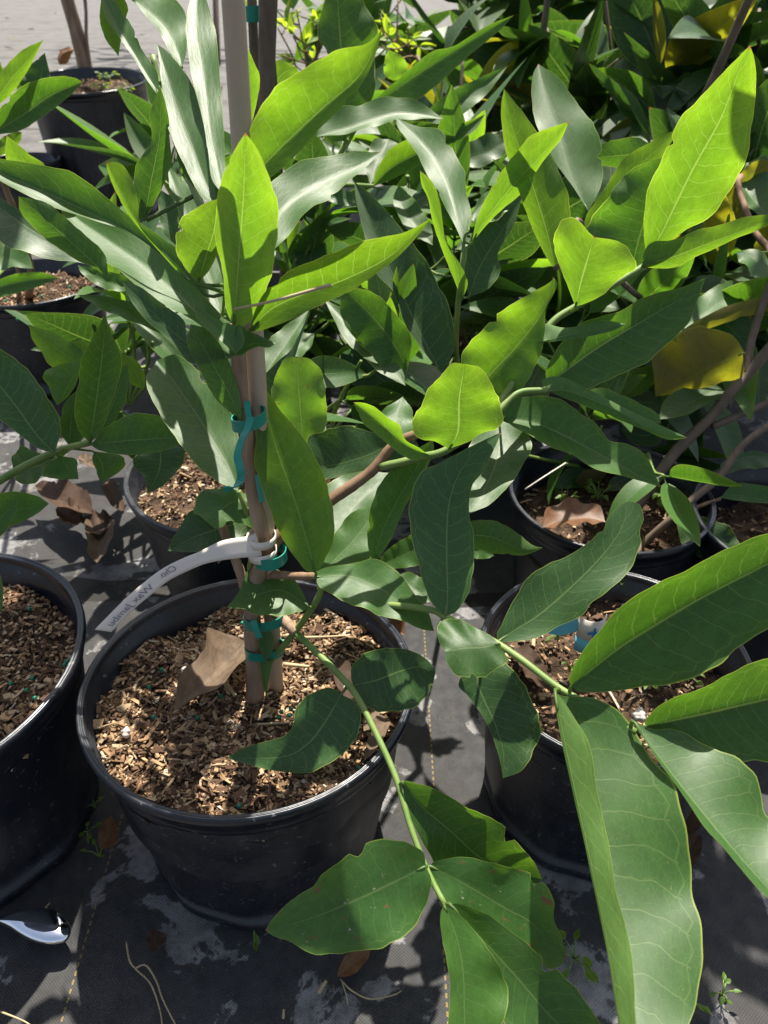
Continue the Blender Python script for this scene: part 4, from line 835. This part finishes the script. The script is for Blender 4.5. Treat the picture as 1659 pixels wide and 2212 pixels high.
for (x, y, d, tips, n, size, sd, lb) in [
 (760, 90, 2.6, [(640, -30, 2.6), (720, -50, 2.6), (800, -40, 2.6), (880, -20, 2.5), (700, 60, 2.5), (840, 60, 2.4), (600, 20, 2.5)], 95, .19, 81, 'leafy tree far back at the top edge above the two toned leaf'),
 (880, 640, 1.22, [(820, 560, 1.15), (900, 560, 1.15), (760, 640, 1.15), (860, 700, 1.1), (960, 500, 1.2)], 36, .13, 82, 'shaded fruit tree between the stake and the middle tree, second row'),
 (1270, 790, 1.05, [(1200, 780, 1.0), (1340, 760, 1.0), (1250, 700, 1.02), (1150, 760, 1.02)], 22, .12, 83, 'shaded fruit tree beneath the long leaf with the bright upper half'),
 (420, 560, 1.3, [(380, 500, 1.2), (440, 440, 1.2), (340, 560, 1.15), (400, 640, 1.1), (480, 520, 1.2)], 26, .13, 84, 'shaded fruit tree just left of the stake, second row'),
]:
    b, br = fan(x, y, d, tips); bush(b, lb, br, FT, n, size*1.15, r0=.004, cat='tree', group='young fruit trees in nursery pots', seed=sd, mat='stem', name='potted_tree')
b, br = fan(640, 880, .98, [(620, 820, .84), (740, 860, .84), (780, 780, .86), (680, 1080, .78), (600, 1000, .82)])
bush(b, 'leafy fruit tree in the pot directly behind the foreground pot', br, FT, 22, .115, r0=.004, cat='tree', group='young fruit trees in nursery pots', seed=91, mat='stem', name='potted_tree')
b, br = fan(1240, 990, 1.02, [(1180, 900, .92), (1300, 920, .92), (1120, 980, .9), (1400, 980, .92)])
bush(b, 'shaded fruit tree leaning over the weedy pot at the right', br, FT, 12, .11, r0=.0035, cat='tree', group='young fruit trees in nursery pots', seed=93, mat='stem', name='potted_tree')
D_ = ['dark', 'dark', 'dark', 'leaf', 'dark', 'dark', 'magnolia', 'dark']
for (x, y, d, tips, n, size, sd, lb) in [
 (1260, 330, 1.75, [(1275, 172, 1.75), (1263, 60, 1.7), (1180, 60, 1.75), (1387, 130, 1.7), (1330, 250, 1.6), (1300, -60, 1.7), (1380, 320, 1.5)], 95, .15, 21, 'bare stemmed dark shrub at the upper right, nearest of the dense shrubs'),
 (1420, 260, 1.50, [(1455, 88, 1.5), (1527, 32, 1.5), (1400, 30, 1.6), (1520, 200, 1.45), (1350, 200, 1.45), (1620, 120, 1.5), (1420, 300, 1.4)], 100, .15, 22, 'dense green shrub behind the tallest glowing leaf at the upper right'),
 (1600, 330, 1.35, [(1600, 120, 1.35), (1680, 200, 1.3), (1640, 20, 1.4), (1560, 330, 1.3), (1690, 380, 1.3), (1650, 450, 1.2)], 95, .14, 23, 'dense green shrub cut by the right edge below the upper corner'),
 (1080, 60, 2.3, [(1030, -40, 2.2), (1120, -60, 2.2), (1000, 60, 2.2), (1140, 40, 2.1), (1200, -30, 2.2), (960, -20, 2.3), (1050, 90, 2.1)], 100, .24, 24, 'dark leaved shrub at the top edge just right of centre'),
 (1330, 60, 2.3, [(1250, -60, 2.3), (1350, -60, 2.3), (1450, -80, 2.3), (1550, -40, 2.2), (1400, 90, 2.0), (1250, 80, 2.1), (1330, 140, 2.0)], 100, .22, 25, 'shrub at the top edge behind the dense right hand shrubs'),
 (1600, 40, 2.1, [(1550, -60, 2.2), (1650, -80, 2.2), (1700, 20, 2.1), (1600, 110, 1.9), (1500, 60, 2.0), (1560, 200, 1.8)], 100, .21, 26, 'shrub filling the top right corner of the picture'),
 (1480, 420, 1.25, [(1400, 320, 1.25), (1500, 300, 1.25), (1420, 420, 1.2), (1560, 420, 1.2), (1350, 400, 1.2)], 70, .13, 31, 'dark low shrub right behind the leaf pair with the rounded glowing leaf'),
 (1130, 300, 1.9, [(1100, 330, 1.7), (1200, 200, 1.8), (1020, 300, 1.7), (1180, 330, 1.6)], 45, .15, 32, 'dark low shrub behind the narrow glowing leaves of the middle tree'),
 (1560, 560, 1.2, [(1600, 500, 1.1), (1640, 600, 1.1), (1500, 560, 1.15), (1560, 640, 1.1)], 40, .11, 33, 'small leaved dark shrub above the rusty leaf at the right edge'),
]:
    b, br = fan(x, y, d, tips); bush(b, lb, br, D_, n, size*1.32, seed=sd)
b, br = fan(650, 150, 2.1, [(600, 60, 2.0), (640, 20, 2.0), (690, 60, 2.0), (660, 110, 1.95), (610, 120, 2.0), (570, 20, 2.0)])
bush(b, 'yellow green shrub of tiny leaves beside the rear stake', br, ['small'], 100, .045, r0=.004, mat='twig', seed=27, spread=.8, cat='shrub', group='yellow green small leaved shrubs')
b, br = fan(840, 110, 2.0, [(820, 30, 1.95), (860, -10, 2.0), (840, 80, 1.9), (880, 60, 1.95), (810, 100, 1.9), (850, 130, 1.85)])
bush(b, 'yellow green shrub of tiny leaves with reddish tips right of the two toned leaf', br, ['small'], 100, .042, r0=.004, mat='twig', seed=28, spread=.8, cat='shrub', group='yellow green small leaved shrubs')
b, br = fan(950, 300, 1.6, [(960, 200, 1.55), (1060, 230, 1.5), (1000, 120, 1.6), (900, 120, 1.7)])
bush(b, 'sparse dark shrub behind the middle fruit tree', br, ['magnolia', 'dark', 'leaf'], 32, .13, seed=29)
b, br = fan(1530, 700, 1.25, [(1480, 600, 1.2), (1560, 560, 1.2), (1640, 700, 1.15), (1450, 680, 1.2)])
bush(b, 'low dark shrub in the shade between the rusty shrub and the glowing leaves', br, ['dark', 'dark', 'magnolia'], 40, .12, seed=30)

# trunk in the big pot, upper left
q0 = G(190, 172, .375)
r_ = empty('potted_tree', q0, 'tree in the big faded pot, only its brown trunk in view', 'tree')
tube('trunk', [q0, q0+Vector((-.005, .0, .12)), q0+Vector((-.02, .0, .3)), q0+Vector((-.015, .01, .55)), q0+Vector((.02, 0, .9))], .024, .017, M['bark'], r_, 14, knots=True)
tube('branch', [q0+Vector((.018, -.01, 0)), q0+Vector((.025, -.01, .12)), q0+Vector((.045, -.01, .25)), q0+Vector((.02, 0, .5))], .006, .005, M['bark'], r_, 8, knots=True)
rs = random.Random(4)
for i in range(70):      # crown above the picture's top edge: casts the dapples on the cloth behind
    o = bpy.data.objects.new('leaf', rs.choice(VAR['leaf'])); C.objects.link(o); o.parent = r_
    o.location = (rs.uniform(-.45, .45), rs.uniform(-.4, .5), rs.uniform(.62, 1.15)); o.rotation_euler = (rs.uniform(-1, 1), rs.uniform(-1, 1), rs.uniform(0, 6.28)); o.scale = [rs.uniform(.13, .2)]*3

# tall young trees added for shade: stems in view, crowns above the frame, dappling the pots
for (x, y, d, H_, n, sd, spr, lb) in [
 (1500, 330, 1.55, 1.35, 56, 51, .30, 'tall slender tree added for shade, rising out of the top at the right'),
 (1150, 150, 1.75, 1.40, 63, 52, .30, 'tall slender tree added for shade, rising out of the top right of the middle'),
 (1640, 420, 1.30, 1.20, 42, 53, .28, 'tall slender tree added for shade at the right edge, its crown out of view'),
]:
    b = gb(x, y, d); rr_ = random.Random(sd); t_ = b+Vector((.03, 0, H_))
    root = empty('potted_tree', b, lb, 'tree', 'tall trees added for shade')
    tube('trunk', [b, b.lerp(t_, .4)+Vector((.01, .01, 0)), t_], .009, .005, M['greystem'], root, 8, knots=True)
    for k in range(7):
        a = rr_.uniform(0, 6.28); h0 = rr_.uniform(.60, .95); q0 = b.lerp(t_, h0); q1 = q0+Vector((cos(a)*spr, sin(a)*spr, rr_.uniform(.05, .25)))
        tube('branch', [q0, q0.lerp(q1, .5)+Vector((0, 0, .04)), q1], .004, .002, M['greystem'], root, 6, n=8)
        for m_ in range(n//7):
            o = bpy.data.objects.new('leaf', rr_.choice(VAR['leaf'])); C.objects.link(o); o.parent = root
            o.location = q0.lerp(q1, rr_.uniform(.25, 1.05))-b+Vector((rr_.gauss(0, .03), rr_.gauss(0, .03), rr_.gauss(0, .03)))
            o.rotation_euler = (rr_.uniform(-.8, .6), rr_.uniform(-.8, .8), rr_.uniform(0, 6.28)); o.scale = [rr_.uniform(.12, .19)]*3

for (x, y, d, cx_, cy_, cz_, ex, n, sd, sz_, lb) in [  # trees added to cast shade
 (600, 470, 1.35, -.15, .95, 1.06, (.16, .08, .07), 44, 71, .15, 'tall fruit tree added for shade behind the bamboo stake, its crown above the picture'),
 (1300, 480, 1.25, .40, .80, 1.05, (.14, .13, .08), 14, 73, .15, 'tall fruit tree added for shade at the right, its crown above the picture'),
 (-260, 10, 6.5, -3.0, 7.0, 2.4, (1.3, 1.2, .45), 90, 74, .30, 'tree added to shade the cloth, far back beyond the top left corner'),
 (470, -20, 8.0, -1.55, 9.5, 3.0, (1.6, 1.6, .5), 90, 75, .36, 'tree added to shade the cloth, far back behind the stake at the top edge'),
]:
    b = gb(x, y, d) if d < 2 else G(x, y+160, 0); rr_ = random.Random(sd); cc_ = Vector((cx_, cy_, cz_))
    root = empty('potted_tree', b, lb, 'tree', 'tall trees added for shade')
    k_ = .005 if d < 2 else .02
    tube('trunk', [b, b.lerp(cc_, .5)+Vector((.02, 0, .0)), cc_], k_*1.4, k_*.7, M['greystem'], root, 8, knots=True)
    ends = []
    for k in range(6):
        q1 = cc_+Vector((rr_.uniform(-1, 1)*ex[0], rr_.uniform(-1, 1)*ex[1], rr_.uniform(-.3, 1)*ex[2])); q0 = b.lerp(cc_, rr_.uniform(.8, 1)); ends.append((q0, q1))
        tube('branch', [q0, q0.lerp(q1, .5)+Vector((0, 0, ex[2]*.2)), q1], k_*.6, k_*.3, M['greystem'], root, 6, n=8)
    for m_ in range(n):
        q0, q1 = rr_.choice(ends)
        o = bpy.data.objects.new('leaf', rr_.choice(VAR['leaf'])); C.objects.link(o); o.parent = root
        o.location = q0.lerp(q1, rr_.uniform(.3, 1.1))-b+Vector((rr_.gauss(0, ex[0]*.25), rr_.gauss(0, ex[1]*.25), rr_.gauss(0, ex[2]*.25)))
        o.rotation_euler = (rr_.uniform(-.8, .6), rr_.uniform(-.8, .8), rr_.uniform(0, 6.28)); o.scale = [sz_*rr_.uniform(.8, 1.2)]*3

# ------------------------------------------------------------------ dead leaves, weeds, litter
def flat_leaf(pts, A, Bq, z, label, mat='dead', cup=.15, rip=1.4, group=None, lift=0.0, cat='dead leaf'):
    if isinstance(z, str): z = GM(pts[0][0], pts[0][1], .006).z
    z += .003+lift
    d0 = (G(*pts[0], z)-CAM).dot(F)
    # plane gradient of a horizontal sheet at this pixel
    p = G(*pts[0], z); pu = G(pts[0][0], pts[0][1]-60, z)
    g = (((pu-CAM).dot(F))/d0-1)/(60/FPX)
    o = leaf(None, 't', M[mat], d0, g*.97, 0, cup, pts, A, Bq, name='dead_leaf', rip=rip, minz=z-.005-lift)
    return tag(o, label, cat, group)
sz = 'M'
flat_leaf([(532,1388),(500,1425),(450,1475),(374,1536)], [(490,1385),(458,1395),(448,1428),(400,1470)], [(535,1430),(520,1475),(490,1498),(430,1522)], sz, 'large curled tan dead leaf left of the trunk in the foreground pot', 'tan', .5, 2.2, lift=.012)
flat_leaf([(775,1528),(740,1480),(728,1420)], [(755,1520),(722,1470)], [(765,1500),(757,1440)], sz, 'reddish brown dead leaf behind the round green leaf in the foreground pot', 'dead')
flat_leaf([(838,1548),(812,1595),(785,1645)], [(812,1555),(792,1610)], [(842,1570),(815,1620)], sz, 'tan dead leaf near the right rim of the foreground pot', 'tan', .3)
flat_leaf([(818,1528),(800,1555),(786,1580)], [(800,1528),(785,1560)], [(820,1545),(805,1572)], sz, 'small pale leaf scrap beside the green branch in the foreground pot', 'tan', .1)
GZ = .010
flat_leaf([(75,1050),(130,1085),(200,1110)], [(100,1090),(150,1118)], [(110,1050),(180,1070),(200,1090)], GZ+.03, 'crumpled dark brown leaf on the cloth below the small caterpillar chewed leaf', 'dead', .4)
flat_leaf([(120,1100),(160,1130),(182,1125)], [(130,1130),(160,1145)], [(140,1095),(170,1105)], GZ+.02, 'smaller brown leaf tucked under the crumpled dark one', 'dead', .4)
flat_leaf([(175,1122),(210,1150),(250,1130)], [(190,1150),(215,1160)], [(210,1120),(240,1122)], GZ+.02, 'brown leaf folded over behind the upright curled one', 'dead', .3)
flat_leaf([(215,1130),(215,1170),(210,1216)], [(188,1145),(192,1180),(192,1205)], [(252,1140),(245,1175),(228,1208)], GZ+.015, 'pale brown dead leaf with a fold, lying on the cloth between the left pots', 'tan', .45)
flat_leaf([(230,1040),(250,1075),(268,1110)], [(222,1060),(240,1095)], [(250,1045),(268,1085)], GZ+.03, 'dark dead leaf leaning between the pots above the pale brown one', 'dead', .3)
flat_leaf([(803,1348),(840,1358),(875,1372)], [(815,1335),(850,1338),(872,1350)], [(810,1372),(840,1385)], GZ+.015, 'curled orange brown dead leaf on bright cloth right of the foreground pot', 'orange', .6)
flat_leaf([(1172,1140),(1215,1125),(1270,1120),(1308,1128)], [(1180,1110),(1230,1095),(1290,1104)], [(1200,1148),(1260,1148)], .205, 'shiny orange brown leaf lying over the rim of the weedy pot', 'orange', .3)
flat_leaf([(728,2110),(760,2085),(802,2050)], [(735,2085),(755,2058),(780,2050)], [(760,2108),(790,2080)], GZ, 'brown dead leaf poking out under the large spotted leaf', 'orange', .1)
flat_leaf([(1490,1700),(1470,1760),(1455,1810)], [(1460,1715),(1440,1770)], [(1515,1730),(1505,1800)], GZ+.01, 'wide brown dead leaf on the cloth between the big hanging leaves', 'dead', .2)
flat_leaf([(1475,1890),(1480,1850),(1510,1800)], [(1455,1860),(1470,1815)], [(1500,1870),(1515,1830)], GZ+.01, 'crumpled brown leaf beside the right edge of the big hanging leaf', 'dead', .3)
flat_leaf([(330,2060),(335,2035),(338,2008)], [(316,2035),(318,2015)], [(352,2045),(360,2022)], GZ, 'small grey brown leaf flat on the cloth in front of the pot', 'dead', .1)
flat_leaf([(216,1835),(235,1805),(240,1762)], [(212,1815),(222,1780)], [(252,1830),(256,1790)], GZ+.04, 'brown dead leaf standing between the two front pots', 'orange', .2)
flat_leaf([(1110,1400),(1150,1440),(1180,1490)], [(1115,1430),(1140,1475)], [(1145,1405),(1178,1450)], .17, 'brown leaf on the soil left in the pot with the blue label', 'dead', .3)
dl = leaf(None, 'u', M['orange'], 2.2, -.2, 0, .5, [(128,140),(135,118),(160,108)], [(122,125),(128,105),(145,98)], [(140,135),(150,120)], name='dead_leaf'); tag(dl, 'rolled rusty leaf at the back rim of the big faded pot', 'dead leaf')
flat_leaf([(170,985),(190,1000),(205,1010)], [(172,1000),(188,1012)], [(185,985),(202,995)], GZ+.06, 'small pinkish tan leaf behind the leaning green stem', 'tan', .3)

def weed(base, n, size, label, group, seed, mat='small', cat='weed', hgt=.02, name='weed'):
    rs = random.Random(seed); root = empty(name, base, label, cat, group); base = Vector(base)
    for i in range(n):
        a = rs.uniform(0, 6.28); q = base+Vector((cos(a)*rs.uniform(.2, 1)*size*1.6, sin(a)*rs.uniform(.2, 1)*size*1.6, rs.uniform(.4, 1)*hgt))
        tube('stem', [base, base.lerp(q, .5)+Vector((0, 0, .003)), q], .0007, .0005, M['stem'], root, 5, n=4)
        o = bpy.data.objects.new('leaf', rs.choice(VAR[mat])); C.objects.link(o); o.parent = root
        o.location = q-base; o.rotation_euler = (rs.uniform(-.3, .5), rs.uniform(-.4, .4), a-pi/2); o.scale = (size*1.6, size, size)
wz = .006
for i, (x, y, n, s, z, lab_) in enumerate([
 (1240, 2070, 9, .011, wz, 'leafy green weed on the cloth under the hanging leaves at the bottom'),
 (1490, 2170, 8, .008, wz, 'bright little weed growing at the foot of the big hanging leaf'),
 (1560, 2150, 7, .007, wz, 'small yellow green weed at the lower right on the cloth'),
 (1270, 1770, 7, .006, wz, 'tiny weed in the dark seam behind the big hanging leaf'),
 (205, 1745, 5, .007, wz, 'small clover like weed between the front pots, upper one'),
 (192, 1800, 5, .007, wz, 'small clover like weed between the front pots, lower one'),
 (215, 1850, 4, .007, wz, 'faded sprig of weed at the foot of the foreground pot'),
 (548, 2008, 4, .009, wz, 'grassy green blade at the front foot of the foreground pot'),
 (1205, 1385, 7, .008, .17, 'pale green sprout at the back of the pot with the blue label'),
 (1340, 1275, 7, .009, .17, 'light green sprout above the blue label'),
 (1440, 1440, 12, .008, .165, 'clump of pale green clover on the soil below the big glowing leaf'),
 (1480, 1470, 12, .008, .165, 'pale clover at the right rim under the second glowing leaf'),
 (1400, 1480, 12, .008, .165, 'low mossy weed in the middle of the pot with the blue label'),
 (1230, 1450, 5, .006, .165, 'thin weed left of the white stone in the blue label pot'),
 (1220, 1090, 12, .010, .155, 'dark leafy weed in the left half of the weedy pot'),
 (1290, 1080, 12, .010, .155, 'dark leafy weed in the middle of the weedy pot'),
 (1420, 1085, 12, .010, .155, 'dark leafy weed beside the grey branch in the weedy pot'),
 (1150, 1020, 9, .010, .155, 'dark leafy weed at the back left of the weedy pot'),
 (150, 165, 12, .016, .385, 'reddish green weed at the left of the big faded pot'),
 (235, 172, 14, .018, .385, 'leafy weed right of the trunk in the big faded pot'),
 (215, 195, 14, .016, .385, 'low weed spilling over the front rim of the big faded pot'),
 (275, 200, 12, .016, .385, 'drooping weed at the right rim of the big faded pot'),
 (30, 82, 8, .02, .02, 'thin yellow weed on the bright cloth at the upper left'),
 ]):
    weed(G(x, y, z), n, s, lab_, 'weeds in pots and on the cloth', 40+i, hgt=.012 if z < .1 else .02)
rs = random.Random(99)
for i, (x, y, lb) in enumerate([(20, 40, 'at the far top left corner'), (75, 62, 'just left of the big pot trunk'), (120, 28, 'beyond the big faded pot, left of its trunk'), (262, 40, 'beyond the big faded pot, right of its trunk'), (300, 75, 'behind the right rim of the big faded pot'), (1155, 190, 'on the bright cloth between the shrubs'), (690, 500, 'on the bright cloth right of the small black pot'), (740, 545, 'on the bright cloth between the second row pots'), (30, 105, 'on the cloth near the top left, by the glowing leaf tip')]):
    p = G(x, y, .004); o = bpy.data.objects.new('dead_leaf', VAR['fallen'][i % 6]); C.objects.link(o); o.location = p
    o.rotation_euler = (rs.uniform(-.2, .2), rs.uniform(-.3, .3), rs.uniform(0, 6.28)); o.scale = [.11]*3; tag(o, 'brown dead leaf lying '+lb, 'dead leaf')
# grass stalks on the cloth
def litter(pts, r, label, z=.004, mat='grass', m_soil=False):
    q = [GM(*p, z+.002*(i % 2)) if m_soil else G(*p, z+.004*(i % 2)) for i, p in enumerate(pts)]
    tag(tube('dry_stalk', q, r, r*.6, M[mat], None, 6), label, 'dry stalk', 'dry stalks and twigs lying about')
litter([(273, 2035), (280, 2075), (295, 2095), (325, 2125), (345, 2180), (352, 2230)], .0009, 'thin dry stalk curving down to the bottom edge, left of its pair')
litter([(292, 2092), (315, 2085), (338, 2120), (352, 2160), (385, 2225)], .0009, 'thin forked dry stalk on the cloth, right of its pair')
litter([(735, 2115), (760, 2140), (800, 2158), (848, 2150), (868, 2140)], .0008, 'curved dry rootlet on the cloth under the spotted leaf')
litter([(738, 2118), (748, 2150), (752, 2170)], .0007, 'short dry rootlet joined to the curved one')
litter([(688, 2145), (705, 2118)], .0022, 'short stubby straw piece on the cloth', )
litter([(0, 2185), (50, 2205), (80, 2225)], .0009, 'straight dry stalk in the bottom left corner')
litter([(612, 2200), (613, 2180)], .0014, 'short upright straw scrap at the bottom edge')
litter([(828, 1838), (850, 1868), (880, 1880), (925, 1910)], .0016, 'green grey twig lying beside the foreground pot', mat='twig')
litter([(92, 1968), (108, 1950)], .0013, 'straw scrap just above the metal ornament')
litter([(380, 1500), (440, 1462), (500, 1438)], .0030, 'thick straw stick on the soil behind the tan dead leaf', z=.007, m_soil=True)
litter([(615, 1378), (700, 1376), (752, 1373)], .0016, 'thin straight stick near the back rim of the foreground pot', z=.008, m_soil=True)
litter([(612, 1435), (668, 1440)], .0022, 'short straw stick right of the bamboo stake', z=.007, m_soil=True)
litter([(480, 1465), (508, 1502)], .0026, 'grey splinter leaning on the tan dead leaf', z=.016, m_soil=True)
litter([(556, 925+640), (640, 660+900)], .0012, 'thin stick in the middle of the foreground pot soil', z=.007, m_soil=True)
litter([(870, 1000), (868, 1001)], .001, 'tiny straw scrap', z=.005) if False else None
# thin dry needle lying on the glowing leaf
nd = tube('dry_needle', [P(505, 668, .43), P(590, 650, .428), P(715, 615, .425)], .0007, .0011, M['grass'], None, 6)
tag(nd, 'thin dry pine needle lying across the long glowing leaf', 'pine needle')
# wire hoops of the pots at the right
tag(tube('pot_handle', [P(1134, 1057, .90), P(1175, 1030, .90), P(1222, 1000, .92)], .0008, .0008, M['tag'], None, 8), 'thin pale wire crossing the weedy pot', 'wire')

# fertiliser pellets on the soil of the front pots
rs = random.Random(12)
import bmesh
pm = bpy.data.meshes.new('pellet'); bm = bmesh.new(); bmesh.ops.create_icosphere(bm, subdivisions=2, radius=.0021)
for q in bm.verts: q.co *= 1+.1*sin(q.co.x*2500)
bm.to_mesh(pm); bm.free(); pm.materials.append(M['pellet']); pm.polygons.foreach_set('use_smooth', [True]*len(pm.polygons))
for i, (x, y) in enumerate([(472,1405),(523,1346),(435,1477),(440,1483),(437,1493),(478,1504),(322,1484),(331,1549),(427,1550),(608,1538),(602,1550),(629,1532),(517,1741),(475,1434),(349,1447),(776,1660),(788,1529),(625,1545)]):
    o = bpy.data.objects.new('fertiliser_pellet', pm); C.objects.link(o); o.location = GM(x, y, .006)
    tag(o, 'tiny green fertiliser pellet on the wood chips of the foreground pot', 'pellet', 'green pellets in the foreground pot')
for i, (x, y) in enumerate([(63,1315),(145,1430),(153,1424),(140,1436),(24,1476),(57,1491),(75,1508),(96,1528),(22,1606),(70,1465)]):
    o = bpy.data.objects.new('fertiliser_pellet', pm); C.objects.link(o); o.location = G(x, y, .195)
    tag(o, 'tiny green fertiliser pellet on the chips of the left edge pot', 'pellet', 'green pellets in the left pot')
for i, (x, y) in enumerate([(38,690),(90,640),(150,620),(30,600),(120,665),(12,650)]):
    o = bpy.data.objects.new('fertiliser_pellet', pm); C.objects.link(o); o.location = G(x, y, .18); o.scale = (1.5,)*3
    tag(o, 'green fertiliser pellet on the dark soil of the second row pot at left', 'pellet', 'green pellets in the second row pot')
# white perlite / stones
for (x, y, z, s, lb) in [(272, 1582, GM(272, 1582, .006).z, .0042, 'white perlite lump in the left half of the foreground pot'), (398, 1448, GM(398, 1448, .006).z, .0035, 'pale perlite lump above the pellets in the foreground pot'), (1578-995+800, 1546, .175, .006, 'white round stone in the pot with the blue label')]:
    me = bpy.data.meshes.new('stone'); bm = bmesh.new(); bmesh.ops.create_icosphere(bm, subdivisions=3, radius=s)
    for q in bm.verts: q.co *= 1+.16*sin(q.co.x*900+1)+.12*sin(q.co.y*1300+q.co.z*700)
    bm.to_mesh(me); bm.free(); me.materials.append(M['tag']); me.polygons.foreach_set('use_smooth', [True]*len(me.polygons))
    o = bpy.data.objects.new('stone', me); C.objects.link(o); o.location = G(x, y, z); tag(o, lb, 'stone', 'pale stones and perlite')

# polished metal teardrop ornament on the cloth
out = [(-18,1990),(34,1971),(70,1964),(92,1962),(118,1965),(138,1977),(153,2000),(151,2020),(138,2035),(102,2041),(70,2034),(45,2022),(17,2004)]
o3 = [G(x, y, .016) for x, y in out]; ring = cr(o3+[o3[0]], 60)[:-1]
c3 = G(98, 2003, .016); v = []; f = []; K = 9
for s in range(K+1):
    t = s/K*pi; k = sin(t); hh = cos(t)*.007
    for p in ring: v.append(c3+(p-c3)*max(.001, k)**.9+Vector((0, 0, hh)))
nR = len(ring)
for s in range(K):
    for i in range(nR): f.append((s*nR+i, (s+1)*nR+i, (s+1)*nR+(i+1) % nR, s*nR+(i+1) % nR))
orn = link('metal_teardrop', v, f, M['chrome'], None, origin=c3)
tag(orn, 'mirror polished teardrop shaped metal piece on the cloth at the lower left', 'ornament')

# blue and white plastic label in the right pot
q = empty('plant_label', P(1250, 1350, .66), 'light blue plastic label with a blue handwritten cross, in the pot at the right', 'plant label')
band('label_strip', [P(1160, 1345, .665), P(1200, 1356, .662), P(1225, 1354, .66), P(1250, 1345, .658)], .014, M['bluetag'], parent=q, wvec=Vector((0, .2, 1)))
v = []; f = []; c = P(1274, 1345, .664)
for i in range(13):
    a = -1.2+2.6*i/12
    for z in (-.026, -.010, .012): v.append(c+Vector((sin(a)*.0125, -cos(a)*.0125, z)))
for i in range(12): f.append((i*3, i*3+3, i*3+4, i*3+1))
o = link('label_loop', [p for k, p in enumerate(v) if k % 3 < 2], [(2*i, 2*i+2, 2*i+3, 2*i+1) for i in range(12)], M['bluetag'], q, origin=c); md = o.modifiers.new('thickness', 'SOLIDIFY'); md.thickness = .0006
o = link('label_front', [p for k, p in enumerate(v) if k % 3], [(2*i, 2*i+2, 2*i+3, 2*i+1) for i in range(12)], M['tag'], q, origin=c); md = o.modifiers.new('thickness', 'SOLIDIFY'); md.thickness = .0006
band('handwriting', [c+Vector((.001, -.0135, .006)), c+Vector((.001, -.0135, -.006))], .0018, M['blueink'], parent=q, wvec=RT, n=6)
band('handwriting', [c+Vector((-.0045, -.0130, -.001)), c+Vector((.001, -.0137, .0005)), c+Vector((.0055, -.0128, .0)) ], .0018, M['blueink'], parent=q, wvec=Vector((0, 0, 1)), n=8)
# dark tape on the rear stake and the thin stem beside it
r4 = empty('thin_stem', EXTRA2[0], 'dark thin stem tied to the rear stake at the top', 'stem'); tube('stem', EXTRA2, .006, .006, M['greystem'], r4, 10)
c = P(549, 30, .92)
band('tie_tape', [c+Vector((.011*cos(2*pi*k/20), .011*sin(2*pi*k/20), 0)) for k in range(21)], .016, M['tape'], 'green tape band on the rear stem at the top edge', 'plant tie', None, n=40)
